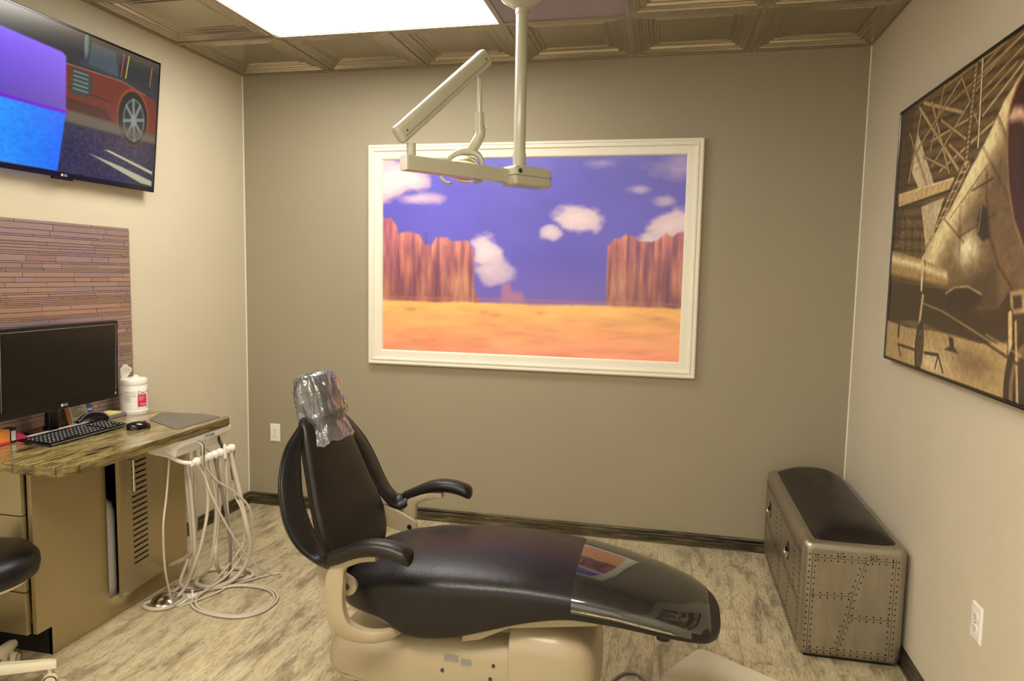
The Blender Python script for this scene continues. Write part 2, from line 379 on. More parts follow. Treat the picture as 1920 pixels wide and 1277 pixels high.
# ------------------------------------------------------------------ printed pictures: painted per point on a dense flat grid
class Canvas:
    """u to the right 0..1, v up 0..1; colours given as sRGB"""
    def __init__(s, w, h, ny, bg=(0.5, 0.5, 0.5)):
        s.w, s.h = w, h; s.ny = ny; s.nx = int(ny*w/h)
        s.U, s.V = np.meshgrid(np.linspace(0, 1, s.nx), np.linspace(0, 1, s.ny)); s.A = s.U*(w/h)      # A: isotropic x in units of height
        s.px = np.ones((s.ny, s.nx, 3))*np.array(bg)
    def noise(s, fx, fy, seed=0, octs=4, pers=0.55):
        rng = np.random.RandomState(seed); out = np.zeros_like(s.U); amp = 1; tot = 0
        for o in range(octs):
            gx, gy = max(2, int(fx*2**o)+2), max(2, int(fy*2**o)+2); g = rng.rand(gy+1, gx+1)
            x = s.U*(gx-1); y = s.V*(gy-1); xi = x.astype(int); yi = y.astype(int); tx = x-xi; ty = y-yi
            tx = tx*tx*(3-2*tx); ty = ty*ty*(3-2*ty)
            out += amp*((g[yi, xi]*(1-tx)+g[yi, xi+1]*tx)*(1-ty)+(g[yi+1, xi]*(1-tx)+g[yi+1, xi+1]*tx)*ty); tot += amp; amp *= pers
        return out/tot
    def blend(s, mask, col):
        c = np.array(col); m = np.clip(mask, 0, 1)[..., None]; s.px = s.px*(1-m)+c*m
    def poly(s, pts, col, soft=None, a=1.0):
        """polygon in (u, v) with a soft edge one grid step wide"""
        P = [(x*s.w/s.h, y) for x, y in pts]; n = len(P); inside = np.zeros(s.U.shape, bool); dist = np.full(s.U.shape, 9.0)
        for i in range(n):
            x1, y1 = P[i]; x2, y2 = P[(i+1) % n]
            c = ((y1 > s.V) != (y2 > s.V)) & (s.A < (x2-x1)*(s.V-y1)/((y2-y1) or 1e-9)+x1); inside ^= c
            dx, dy = x2-x1, y2-y1; L = dx*dx+dy*dy or 1e-9; t = np.clip(((s.A-x1)*dx+(s.V-y1)*dy)/L, 0, 1)
            dist = np.minimum(dist, np.hypot(s.A-x1-t*dx, s.V-y1-t*dy))
        sd = np.where(inside, dist, -dist); e = soft or 1.0/s.ny; m = np.clip(0.5+sd/(2*e), 0, 1)*a
        if callable(col): col = col(s)
        if isinstance(col, np.ndarray) and col.ndim == 3: s.px = s.px*(1-m[..., None])+col*m[..., None]
        else: s.blend(m, col)
        return m
    def line(s, pts, wd, col, a=1.0, soft=None):
        P = [(x*s.w/s.h, y) for x, y in pts]; dist = np.full(s.U.shape, 9.0)
        for (x1, y1), (x2, y2) in zip(P, P[1:]):
            dx, dy = x2-x1, y2-y1; L = dx*dx+dy*dy or 1e-9; t = np.clip(((s.A-x1)*dx+(s.V-y1)*dy)/L, 0, 1)
            dist = np.minimum(dist, np.hypot(s.A-x1-t*dx, s.V-y1-t*dy))
        e = soft or 1.0/s.ny; s.blend(np.clip(0.5+(wd/2-dist)/(2*e), 0, 1)*a, col)
    def ell(s, cx, cy, rx, ry, col, a=1.0, soft=None, rot=0.0):
        X = s.A-cx*s.w/s.h; Y = s.V-cy; c, n = math.cos(rot), math.sin(rot); x = X*c+Y*n; y = -X*n+Y*c
        d = (1-np.hypot(x/rx, y/ry))*min(rx, ry); e = soft or 1.0/s.ny; m = np.clip(0.5+d/(2*e), 0, 1)*a
        s.blend(m, col); return m
    def mesh(s, name, mtx, m, parent=None):
        nx, ny = s.nx, s.ny; co = np.stack([s.U*s.w, s.V*s.h, np.zeros_like(s.U)], -1).reshape(-1, 3)
        idx = np.arange(nx*ny).reshape(ny, nx); q = np.stack([idx[:-1, :-1], idx[:-1, 1:], idx[1:, 1:], idx[1:, :-1]], -1).reshape(-1, 4)
        me = bpy.data.meshes.new(name); me.vertices.add(nx*ny); me.vertices.foreach_set('co', co.ravel().astype(np.float32))
        me.loops.add(q.size); me.loops.foreach_set('vertex_index', q.ravel().astype(np.int32))
        me.polygons.add(len(q)); me.polygons.foreach_set('loop_start', (np.arange(len(q))*4).astype(np.int32))
        me.update(calc_edges=True)
        ca = me.color_attributes.new('paint', 'FLOAT_COLOR', 'POINT'); c = np.clip(s.px, 0, 1).reshape(-1, 3)
        lin = np.where(c <= 0.04045, c/12.92, ((c+0.055)/1.055)**2.4); full = np.ones((len(lin), 4)); full[:, :3] = lin
        ca.data.foreach_set('color', full.ravel().astype(np.float32)); me.materials.append(m); me.transform(mtx)
        o = bpy.data.objects.new(name, me); COL.objects.link(o)
        if parent is not None: o.parent = parent; off = ORG.get(parent, Vector((0, 0, 0))); me.transform(Matrix.Translation(-off)); ORG[o] = off
        return o
# ------------------------------------------------------------------ the setting
YR = -5.6      # open end of the room behind the camera
struct('floor', boxo(-.1, RW+.1, YR, .1, -.05, 0), M['floor'])
struct('wall_back', boxo(-.1, RW+.1, 0, .1, 0, RH+.06), M['wall_b'])
struct('wall_left', boxo(-.1, 0, YR, 0, 0, RH+.06), M['wall_s'])
struct('wall_right', boxo(RW, RW+.1, YR, 0, 0, RH+.06), M['wall_r'])
struct('ceiling', boxo(-.1, RW+.1, YR, .1, RH+.06, RH+.12), M['tile_flat'])
def baseboard(name, p, q, nrm):
    prof = [(0, 0), (.016, 0), (.016, .042), (.021, .048), (.021, .056), (.013, .060), (.013, .064), (.017, .068), (.015, .074), (0, .0755)]
    p = Vector(p); q = Vector(q); nv = Vector(nrm)
    bm = B(); loft(bm, [[p+nv*a+Vector((0, 0, z)) for a, z in prof], [q+nv*a+Vector((0, 0, z)) for a, z in prof]])
    return struct(name, bm, M['base'])
baseboard('baseboard_back', (0, 0, 0), (RW, 0, 0), (0, -1, 0))
baseboard('baseboard_left', (0, 0, 0), (0, YR, 0), (1, 0, 0))
baseboard('baseboard_right', (RW, 0, 0), (RW, YR, 0), (-1, 0, 0))
struct('trim_1', boxo(0, .005, -.005, 0, .075, RH), M['bead'])
struct('trim_2', boxo(RW-.005, RW, -.005, 0, .075, RH), M['bead'])
# suspended grid of thin bars, wall angle around the edge
bm = B()
def bar(k, r0, r1):
    x = TX0+k*T; box(bm, max(0, x-.012), min(RW, x+.012), -r1*T*1.015-.01, -r0*T*1.015-.01 if r0 else 0, RH-.002, RH+.004)
for k in range(0, 7):
    for r0, r1 in ({2: ((0, 1), (2, 5), (6, 9)), 4: ((0, 5), (6, 9))}.get(k, ((0, 9),))): bar(k, r0, r1)
for k in range(0, 10): box(bm, 0, RW, -k*T*1.015-.012-.01, -k*T*1.015+.012-.01, RH-.0025, RH+.0035)
struct('trim_3', bm, M['grid'])
TY = T*1.015; TY0 = -.01
def cell(c, r): return TX0+c*T, TY0-(r+1)*TY
PT0 = [(0, 0), (.020, 0), (.026, -.005), (.036, -.005), (.042, .005), (.050, .005), (.056, .014), (.068, .014), (.074, .008), (.082, .008), (.088, .022), (.102, .022), (.108, .032), (.120, .032), (.125, .026), (.133, .026), (.139, .036), (.15, .038)]
PT = [(i, z*(.75 if i < .12 else .6)) for i, z in PT0]
ORD = ['first', 'second', 'third', 'fourth', 'fifth', 'sixth']
tin0 = None
def tin_tile(c, r, label):
    global tin0
    x, y = cell(c, r)
    if tin0 is None:
        bm = B(); rings(bm, T-.004, TY-.004, PT, Matrix.Translation((.002, .002, 0)))
        tin0 = finish('ceiling_tile', bm, M['tin'], smooth=False); o = tin0
    else: o = dup(tin0)
    o.location = (x, y, RH+.004); tag(o, label, 'ceiling tile', 'pressed metal ceiling tiles')
for c in range(6): tin_tile(c, 0, ['stepped metal ceiling tile in the corner over the left wall and back wall', 'stepped metal ceiling tile by the back wall, under the left half of the light panel', 'stepped metal ceiling tile by the back wall, under the right half of the light panel', 'stepped metal ceiling tile by the back wall, just right of the lamp pole', 'stepped metal ceiling tile by the back wall, next to the right corner tile', 'stepped metal ceiling tile in the corner over the right wall and back wall'][c])
tin_tile(0, 1, 'stepped metal ceiling tile along the left wall, beside the light panel, above the television')
tin_tile(4, 1, 'stepped metal ceiling tile in the second row, cut by the photo top edge, right of the plain tile')
tin_tile(5, 1, 'stepped metal ceiling tile in the second row touching the right wall')
x, y = cell(3, 1)
tag(finish('ceiling_tile', boxo(x+.002, x+T-.002, y+.002, y+TY-.002, RH+.004, RH+.016), M['tile_flat']), 'plain flat grey ceiling tile around the lamp canopy', 'ceiling tile')
bm = B()
for c in range(6):
    for r in range(2, 9):
        if c in (1, 2, 3, 4) and r == 5: continue
        x, y = cell(c, r); rings(bm, T-.004, TY-.004, [q for i, q in enumerate(PT) if i % 2 == 0], Matrix.Translation((x+.002, y+.002, RH+.004)))
struct('trim_4', bm, M['tin'])
def troffer(c, r, name, label, m, nx=2):
    x, y = cell(c, r); t = thing(name, label, 'ceiling light', (x, y, RH))
    w = nx*T
    finish('diffuser', boxo(x+.014, x+w-.014, y+.014, y+TY-.014, RH+.006, RH+.012), m, t)
    bm = B(); rings(bm, w-.004, TY-.004, [(0, .004), (.002, .001), (.014, .002), (.015, .006)], Matrix.Translation((x+.002, y+.002, RH)), cap=False)
    finish('frame', bm, M['grid'], t)
    return t
troffer(1, 1, 'ceiling_light', 'bright rectangular light panel in the ceiling near the back wall', M['diffuser'])
troffer(1, 5, 'ceiling_light', 'light panel in the ceiling above and behind the camera, left one', M['diffuser2'])
troffer(3, 5, 'ceiling_light', 'light panel in the ceiling above and behind the camera, right one', M['diffuser2'])

# ------------------------------------------------------------------ wall outlets
def outlet(mtx, label):
    t = thing('wall_outlet', label, 'outlet', mtx.translation)
    bm = B(); rings(bm, .070, .116, [(0, 0), (0, .003), (.004, .006), (.018, .0062)], mtx @ Matrix.Translation((-.035, -.058, 0))); finish('cover_plate', bm, M['white'], t)
    for s in (-1, 1):
        bm = B(); n = 24; pts = [(.0165*math.cos(2*PI*k/n), max(-.0135, min(.0135, .0165*math.sin(2*PI*k/n)))+s*.0195) for k in range(n)]
        prism(bm, pts, .005, .0085, mtx); r = finish('receptacle', bm, M['white'], t)
        bm = B()
        for dx in (-.0065, .0065): box(bm, dx-.0012, dx+.0012, s*.0195-.001, s*.0195+.008, .0085, .0089, mtx)
        prism(bm, [(.0025*math.cos(k), .0025*math.sin(k)+s*.0195-.0075) for k in range(6)], .0085, .0089, mtx)
        finish('slot', bm, M['ink'], r)
    bm = B(); prism(bm, [(.003*math.cos(k*.63), .003*math.sin(k*.63)) for k in range(10)], .006, .0078, mtx); finish('screw', bm, M['chrome'], t)
outlet(basis((.198, 0, .485), (1, 0, 0), (0, 0, 1)), 'white outlet low on the dark back wall, left of the dental chair')
outlet(basis((RW, -1.71, .49), (0, -1, 0), (0, 0, 1)), 'white outlet low on the right wall, in front of the metal bench')
# ------------------------------------------------------------------ framed poster on the back wall
def poster():
    x0, x1, z0, z1 = .862, 2.834, .975, 2.306
    t = thing('framed_picture', 'cream moulded frame with a desert landscape poster on the back wall', 'picture', (x0, 0, z0))
    bm = B(); w, h = x1-x0, z1-z0
    rings(bm, w, h, [(0, 0), (0, .026), (.006, .032), (.014, .032), (.018, .027), (.024, .027), (.028, .032), (.036, .032), (.042, .024), (.054, .022), (.082, .020), (.088, .014), (.092, .006)], basis((x0, 0, z0), (1, 0, 0), (0, 0, 1)), cap=False)
    finish('frame', bm, M['frame'], t)
    i = .090; cw, ch = w-2*i, h-2*i
    c = Canvas(cw, ch, 270)
    sky = np.array([.42, .37, .78])*(1-c.V[..., None])+np.array([.38, .35, .76])*c.V[..., None]; c.px = sky*(0.93+.14*c.noise(5, 3, 3)[..., None])
    def cloud(cx, cy, rx, ry, seed, a=1.0, col=(.86, .76, .82), th=.48):
        n = c.noise(9, 9, seed, 5); d = 1-np.hypot((c.U-cx)/rx, (c.V-cy)/ry); c.blend(np.clip((d*1.1+n*1.2-th-.35)*3.0, 0, 1)*a, col)
        c.blend(np.clip((d*1.1+n*1.2-th-.65)*2.2, 0, 1)*a*.7, (.96, .87, .86))
    cloud(.02, .90, .22, .17, 5, .95, (.84, .70, .74)); cloud(.12, .80, .12, .05, 15, .8, (.70, .58, .74)); cloud(.36, .52, .07, .15, 9); cloud(.40, .42, .07, .10, 19, .8)
    cloud(.67, .70, .11, .10, 11); cloud(.58, .64, .05, .06, 21, .8); cloud(.95, .66, .10, .12, 13); cloud(.90, .58, .08, .08, 23); cloud(.98, .93, .17, .10, 25, .6, (.62, .55, .80)); cloud(.86, .84, .05, .03, 27, .6, (.62, .56, .80)); cloud(.94, .78, .05, .04, 29, .6, (.7, .62, .8)); cloud(.74, .97, .08, .04, 31, .5, (.6, .52, .78))
    hz = np.clip((.52-c.V)/.22, 0, 1)*.35; c.blend(hz, (.55, .42, .68))
    vert = c.noise(70, 4, 7, 3); big = c.noise(14, 5, 8, 3)
    def rock(c_):
        k = (.55*vert+.45*big)[..., None]; lo = np.array([.56, .32, .42]); mid = np.array([.80, .48, .44]); hi = np.array([.97, .68, .54])
        t_ = np.clip((k-.3)/.4, 0, 1); r = np.where(t_ < .5, lo*(1-2*t_)+mid*2*t_, mid*(2-2*t_)+hi*(2*t_-1)); top = np.clip((c.V-.30)/.35, 0, 1)[..., None]; return r*(0.78+.3*top)
    c.poly([(.42, .27), (.42, .36), (.445, .37), (.455, .33), (.49, .32), (.50, .27)], (.66, .46, .62), .012)
    c.poly([(-.02, .25), (-.02, .70), (.03, .70), (.05, .66), (.055, .62), (.09, .63), (.13, .615), (.15, .56), (.175, .56), (.19, .60), (.23, .60), (.245, .58), (.30, .585), (.32, .54), (.325, .34), (.345, .27), (.34, .25)], rock, .006)
    c.poly([(.765, .26), (.765, .56), (.785, .60), (.80, .60), (.82, .62), (.845, .615), (.86, .59), (.90, .585), (.925, .60), (.945, .63), (.965, .61), (.98, .63), (1.02, .64), (1.02, .26)], rock, .006)
    for u, v in ((.155, .62), (.86, .56), (.225, .55), (.80, .5)): c.line([(u, .3), (u, v)], .012, (.46, .27, .40), .5, .01)
    n = c.noise(8, 26, 33, 4); g = np.clip(c.V/.28, 0, 1)[..., None]
    gr = np.array([1.0, .62, .48])*(1-g)+np.array([1.0, .76, .42])*g; gr = gr*(.86+.26*n[..., None])
    m = np.clip((.275+.012*(c.noise(10, 2, 41)-.5)*2-c.V)*60, 0, 1)[..., None]; c.px = c.px*(1-m)+gr*m
    c.blend(np.clip((.285-abs(c.V-.285))*1e3, 0, 1)*np.clip(1-abs(c.V-.282)/.014, 0, 1)*.45, (.78, .46, .42))
    for u, v, r in ((.36, .215, .02), (.40, .205, .025), (.10, .22, .02), (.93, .21, .03), (.55, .22, .02)): c.ell(u, v, r, .008, (.74, .45, .32), .5, .01)
    o = c.mesh('poster_print', basis((x0+i, -.009, z0+i), (1, 0, 0), (0, 0, 1)), vcol('desert print', .38, 0, .15, .15), t)
    return t
poster()

# ------------------------------------------------------------------ sepia aircraft print on the right wall
def aircraft():
    y0, y1, z0, z1 = -.69, -2.30, 1.204, 2.266; w, h = y0-y1, z1-z0; X = RW-.032
    t = thing('framed_picture', 'large black framed sepia print of an aircraft in a hangar on the right wall', 'picture', (RW, y0, z0))
    mt = basis((X, y0, z0), (0, -1, 0), (0, 0, 1))
    bm = B(); rings(bm, w, h, [(0, -.032), (0, .004), (.004, .006), (.010, .006), (.013, -.001)], mt, cap=False); finish('frame', bm, M['black'], t)
    c = Canvas(w-.024, h-.024, 300, (.30, .22, .13))
    D = (.13, .085, .045); Md = (.42, .31, .17); L = (.78, .65, .42); HL = (.95, .86, .64)
    n1 = c.noise(30, 24, 2, 5)[..., None]
    sl = np.sin((c.V*1.0+c.U*.1)*150)*.5+.5; c.blend((sl > .62)*.30, (.50, .37, .2)); c.blend((sl < .12)*.5, (.07, .05, .03))
    c.poly([(.0, .44), (.0, 1.0), (.10, 1.0), (.10, .72), (.06, .5)], D, None, .6)
    c.poly([(.143, .884), (.278, .671), (.294, .624), (.199, .642), (.117, .739)], (.84, .77, .60)); c.poly([(.206, .594), (.354, .604), (.302, .493), (.258, .442)], (.80, .72, .54))
    for k in range(9): c.line([(.15+.014*k, .86-.022*k), (.17+.014*k, .645)], .0025, (.6, .5, .34), .8); c.line([(.22+.013*k, .60), (.25+.006*k, .46)], .0025, (.6, .5, .34), .8)
    for a, b in (((.674, 1.02), (.50, .97)), ((.68, .99), (.48, .93)), ((.70, .96), (.52, .90)), ((.675, .987), (.26, .90)), ((.60, 1.0), (.30, .99)), ((.66, .92), (.50, .86))): c.line([a, b], .012, D, .7); c.line([a, b], .007, L, .8)
    for a, b, wd in (((.174, .984), (.432, .861), .013), ((.313, .701), (.58, .785), .010), ((.142, .978), (.422, .682), .014), ((.228, .969), (.371, .684), .011), ((.238, .824), (.497, .834), .009), ((.684, .909), (.528, .82), .010), ((.156, .95), (.098, .707), .012), ((.31, 1.013), (.242, .789), .009), ((.26, .73), (.50, .92), .009), ((.12, .80), (.40, .98), .008), ((.36, .78), (.46, .70), .009), ((.30, .88), (.47, .76), .008), ((.08, .90), (.24, .66), .008), ((.20, .78), (.36, .70), .008), ((.40, .99), (.52, .78), .007)):
        c.line([a, b], wd+.006, D, .75); c.line([a, b], wd, L, .9)
    for k in range(10): c.line([(.35+.02*k, 1.0-.0*k), (.30+.018*k, .84)], .003, D, .5)
    c.line([(.477, 1.0), (.462, .69)], .034, D); c.line([(.477, 1.0), (.462, .69)], .024, L, .9); c.line([(.506, 1.0), (.516, .73)], .016, D); c.line([(.506, 1.0), (.516, .73)], .010, HL, .9)
    for k in range(20):
        v = .70+k*.0155; u = .462+.015*(v-.69)/.31; c.line([(u-.009, v), (u+.009, v+.010)], .004, D, .8); c.line([(u+.009, v), (u-.009, v+.010)], .004, D, .6)
    c.poly([(.020, .671), (.408, .662), (.378, .625), (.03, .619)], (.80, .67, .44)); c.line([(.03, .615), (.385, .622)], .007, D); c.line([(.03, .668), (.40, .660)], .004, HL)
    for k in range(12): c.line([(.03+.02*k, .61-.012*k), (.06+.018*k, .42)], .004, L if k % 3 else D, .6)
    for k in range(9): c.line([(.02, .60-.025*k), (.22, .47-.008*k)], .0035, D, .7)
    for d_ in (0, .026): c.line([(.453+d_, .695-d_*.4), (.26+d_, .431+d_*.5)], .007, L, .9)
    for k in range(10): f = k/10; c.line([(.453-.193*f, .695-.264*f), (.479-.193*f, .685-.264*f+.01)], .004, HL, .8)
    # hangar floor
    c.poly([(-.01, .15), (.154, .137), (.44, .146), (.6, .135), (.80, .17), (1.01, .17), (1.01, -.01), (-.01, -.01)], (.64, .52, .33)); c.ell(.34, .035, .12, .035, HL, .8, .05); c.ell(.58, .07, .12, .03, (.36, .27, .16), .8, .03)
    for k in range(7): c.line([(.10+.05*k, .14), (.06+.08*k, .0)], .003, Md, .5)
    # belly in shade, then lit fuselage with panel seams
    c.poly([(-.01, .34), (.248, .30), (.42, .30), (.60, .30), (.80, .28), (1.01, .28), (1.01, .17), (.77, .185), (.70, .151), (.583, .14), (.423, .145), (.262, .175), (.022, .148), (-.01, .2)], (.15, .105, .06), .008)
    rng = np.clip(((c.U-.24)*1.25+.40-c.V), -.2, .6); k_ = np.exp(-((rng-.07)/.10)**2)[..., None]; bc = np.array([.36, .27, .16])*(1-k_)+np.array([.96, .85, .60])*k_
    sp = np.exp(-((c.U-.50)/.06)**2-((c.V-.42)/.05)**2)[..., None]; bc = bc*(1-sp)+np.array([.97, .90, .70])*sp; bc = bc*(.80+.40*n1)
    c.poly([(.242, .404), (.322, .491), (.404, .566), (.474, .651), (.564, .75), (.62, .828), (.687, .884), (.74, .92), (.85, .6), (.756, .289), (.706, .301), (.665, .243), (.586, .233), (.422, .288), (.266, .307)], bc)
    c.line([(.242, .404), (.322, .491), (.404, .566), (.474, .651), (.564, .75), (.62, .828), (.687, .884)], .007, HL, .7, .006)
    c.poly([(.42, .29), (.58, .34), (.64, .37), (.67, .24), (.586, .225)], (.22, .16, .10), .02, .85)
    for a, b in (((.446, .559), (.461, .38)), ((.451, .46), (.619, .515)), ((.561, .66), (.391, .526)), ((.562, .651), (.569, .577)), ((.569, .577), (.601, .447)), ((.601, .447), (.644, .365)), ((.644, .365), (.706, .301)), ((.36, .53), (.48, .44)), ((.54, .72), (.66, .56)), ((.59, .80), (.65, .70)), ((.50, .60), (.60, .62))):
        c.line([a, b], .0045, D, .5)
        for k in range(24): f = k/24; c.ell(a[0]+(b[0]-a[0])*f+.007, a[1]+(b[1]-a[1])*f, .0022, .0022, D, .8)
    c.poly([(.554, .552), (.584, .53), (.603, .447), (.574, .438), (.546, .461), (.54, .508)], (.12, .09, .06), .005); c.line([(.556, .545), (.55, .47)], .006, L, .7)
    # engine cowling opening, dark red brown inside
    cw = [(.688, .88), (.665, .853), (.646, .809), (.642, .752), (.648, .674), (.666, .577), (.695, .488), (.743, .403), (.80, .36), (.87, .36), (.95, .45), (.98, .62), (.95, .80), (.88, .90), (.78, .94)]
    c.poly(cw, (.17, .05, .06)); c.line([*cw, cw[0]], .012, (.50, .34, .22), .9); c.poly([(.74, .80), (.70, .70), (.72, .55), (.80, .44), (.90, .5), (.92, .7), (.85, .82)], (.07, .045, .04), .02)
    c.poly([(.642, .775), (.66, .80), (.69, .79), (.74, .73), (.735, .715), (.69, .755), (.655, .76)], (.88, .70, .58), .01, .85)
    for k in range(9): a_ = k*.7+.3; c.line([(.83, .64), (.83+.09*math.cos(a_), .64+.2*math.sin(a_))], .028, (.36, .27, .18), .8, .01)
    c.ell(.83, .64, .08, .09, (.6, .48, .3))
    # pipe and round nacelle
    c.poly([(-.01, .443), (.232, .400), (.414, .352), (.42, .29), (.245, .300), (-.01, .322)], (.62, .49, .29)); c.poly([(-.01, .425), (.232, .385), (.41, .342), (.41, .325), (.235, .36), (-.01, .395)], HL, .010, .95); c.poly([(-.01, .345), (.24, .318), (.415, .300), (.415, .288), (.24, .298), (-.01, .32)], D, .01, .8)
    c.line([(.243, .398), (.250, .288)], .018, (.86, .75, .52)); c.line([(.262, .392), (.268, .292)], .004, D); c.line([(.408, .352), (.413, .290)], .005, D)
    c.ell(.405, .256, .105, .034, (.12, .085, .055), 1, .006) if False else c.poly([(.405, .277), (.45, .298), (.519, .303), (.587, .281), (.588, .253), (.513, .220), (.421, .230)], (.13, .09, .06), .006); c.line([(.405, .277), (.45, .298), (.519, .303), (.587, .281)], .006, L, .8)
    c.poly([(.703, .292), (.755, .30), (.765, .238), (.716, .230)], (.60, .48, .30), .004); c.poly([(.716, .28), (.748, .285), (.754, .25), (.724, .245)], (.16, .12, .08), .004)
    # struts, wheels, chocks
    for (a, b) in (((.263, .26), (.248, .11)), ((.712, .23), (.742, -.01))): c.line([a, b], .034, D); c.line([a, b], .022, L)
    c.ell(.262, .075, .045, .095, (.10, .08, .06)); [c.ell(.266, .072, .040-.008*k, .085-.017*k, (.32, .25, .17) if k % 2 else (.1, .08, .06)) for k in range(5)]
    c.ell(.775, .04, .10, .15, (.09, .07, .05)); c.ell(.78, .04, .075, .12, (.40, .31, .20)); c.ell(.78, .04, .055, .09, (.12, .09, .06)); c.line([(.735, .21), (.765, .0)], .012, L, .9)
    c.line([(.102, .063), (.13, .02)], .010, D); c.line([(.102, .063), (.23, .060)], .010, D); c.line([(.30, .060), (.388, .066), (.422, .012)], .011, D); c.line([(.388, .066), (.375, .018)], .009, D)
    c.line([(.26, .238), (.40, .215), (.70, .13)], .005, L, .7); c.poly([(.44, .135), (.45, .105), (.42, .09), (.50, .088), (.475, .105), (.465, .135)], D); c.line([(.59, .15), (.76, .10)], .008, D); c.line([(.62, .165), (.78, .12)], .005, L, .6)
    c.ell(.10, .12, .012, .035, D)
    c.px *= (.84+.32*c.noise(90, 70, 91, 2)[..., None]); c.px = np.clip(c.px, 0, 1)**.82*1.06
    c.mesh('print', basis((X-.001, y0-.012, z0+.012), (0, -1, 0), (0, 0, 1)), vcol('sepia print', .3, 0, .3), t)
aircraft()

# ------------------------------------------------------------------ television on the left wall, leaning forward
def television():
    yr, yl = -.888, -2.00; zt, zb = 2.571, 1.928; xt, xb = .125, .062
    t = thing('television', 'wall mounted flat television showing a car on asphalt, high on the left wall', 'television', (0, (yr+yl)/2, 2.2))
    mt = basis((xb, yl, zb), (0, 1, 0), (xt-xb, 0, zt-zb)); w = yr-yl; h = math.hypot(zt-zb, xt-xb)
    bm = B(); rings(bm, w, h, [(.004, -.034), (0, -.03), (0, -.001), (.002, 0), (.009, 0), (.0095, -.0015)], mt, cap=False); finish('bezel', bm, M['black'], t)
    finish('back_shell', boxo(.03, w-.03, .03, h-.03, -.046, -.030, mtx=mt), M['blackm'], t, bevel=.008)
    finish('bottom_bezel', boxo(.002, w-.002, .001, .024, -.004, .0008, mtx=mt), M['black'], t, bevel=.002)
    finish('speaker_bar', boxo(w*.5-.05, w*.5+.05, -.010, .002, -.02, .002, mtx=mt), M['black'], t, bevel=.003)
    text('brand_lettering', 'LG', .014, mt @ Matrix.Translation((w*.5+.008, .011, .0012)), M['inklight'], t)
    bm = B(); prism(bm, [(w*.5-.010+.006*math.cos(k*.4), .0112+.006*math.sin(k*.4)) for k in range(16)], .0008, .0016, mt); finish('brand_mark', bm, M['inklight'], t)
    finish('wall_bracket', boxo(.001, .04, -1.55, -1.35, 2.12, 2.4), M['blackm'], t)
    bx, by = .010, .024; cw, ch = w-2*bx, h-by-bx; c = Canvas(cw, ch, 220, (.10, .10, .12))
    # dark street, red car at right, plain purple and blue shape at left
    c.poly([(0, .45), (0, 1), (1, 1), (1, .45)], (.13, .14, .16)); g = np.clip((c.V-.72)/.3, 0, 1)*np.clip(1.1-c.U, 0, 1)
    c.poly([(.0, .36), (1, .36), (1, .44), (0, .44)], (.27, .24, .21))
    n = c.noise(90, 60, 5, 3)[..., None]; m = np.clip((.36-c.V)*40, 0, 1)[..., None]; asp = np.array([.12, .11, .19])*(.3+1.5*n); c.px = c.px*(1-m)+asp*m
    c.poly([(0, .44), (0, .72), (.55, .76), (.78, .77), (.90, .73), (.985, .70), (1.0, .58), (1, .44)], (.36, .13, .09)); c.poly([(0, .44), (0, .54), (.70, .52), (.74, .44)], (.24, .09, .07))
    c.line([(.3, .745), (.78, .765), (.92, .72)], .008, (.55, .42, .36), .8); c.line([(.5, .60), (.72, .585)], .006, (.12, .05, .04))
    c.poly([(.55, .78), (.62, .97), (.95, .97), (.97, .74), (.80, .775)], (.16, .19, .22)); c.poly([(.60, .80), (.61, .96), (.74, .96), (.76, .79)], (.22, .26, .30)); c.ell(.585, .93, .02, .09, (.32, .40, .44)); c.poly([(.76, .79), (.77, .96), (.95, .96), (.96, .75)], (.12, .14, .16))
    c.line([(.785, .97), (.775, .80)], .010, (.70, .22, .14)); c.line([(.815, .97), (.80, .80)], .010, (.72, .66, .20)); c.line([(.955, .95), (.945, .80)], .008, (.72, .38, .14))
    c.poly([(.52, .56), (.52, .74), (.60, .74), (.63, .66), (.60, .56)], (.16, .20, .20))
    for k in range(5): c.line([(.53, .60+.03*k), (.60, .60+.03*k)], .009, (.42, .50, .48))
    c.ell(.855, .52, .17, .22, (.48, .20, .15)); c.ell(.855, .51, .155, .205, (.07, .06, .06))
    c.ell(.86, .50, .115, .165, (.30, .32, .33)); c.ell(.86, .50, .098, .145, (.11, .11, .11))
    for k in range(8):
        a_ = k*PI/4+.15; c.line([(.86, .50), (.86+.103*math.cos(a_)*ch/cw, .50+.155*math.sin(a_))], .026, (.40, .42, .42))
    c.ell(.86, .50, .03, .04, (.45, .46, .46)); c.poly([(.5, .36), (1, .36), (1, .42), (.5, .44)], (.34, .30, .25), .02, .8)
    c.poly([(.70, .22), (.73, .225), (.99, .13), (.99, .105)], (.62, .62, .50)); c.poly([(.62, .17), (.80, .12), (.99, .05), (.99, .01), (.92, .02)], (.60, .60, .48))
    # plain violet wall panel with a blue lower half
    gx = np.clip(c.U/.5, 0, 1)[..., None]; gy = np.clip((c.V-.42)/.45, 0, 1)[..., None]
    vi = (np.array([.40, .27, .86])*(1-gx)+np.array([.50, .36, .84])*gx)*(.72+.34*gy)
    c.poly([(.0, .42), (.0, .86), (.47, .82), (.49, .80), (.50, .42)], vi, .008)
    bl = (np.array([.06, .62, .90])*(1-gx)+np.array([.06, .36, .88])*gx)*(.85+.25*c.noise(60, 50, 8, 2)[..., None])
    c.poly([(.0, .0), (.0, .42), (.50, .42), (.47, .0)], bl, .006); c.line([(0, .42), (.5, .42)], .022, (.38, .04, .70))
    gl = c.V > 2; c.blend(np.clip((c.V-.80-.10*c.U)/.2, 0, 1)*.55, (.62, .50, .32))  # warm reflection painted into the top of the screen picture
    c.mesh('screen', mt @ Matrix.Translation((bx, by, -.001)), vcol('television picture', .18, 0.80), t)
television()

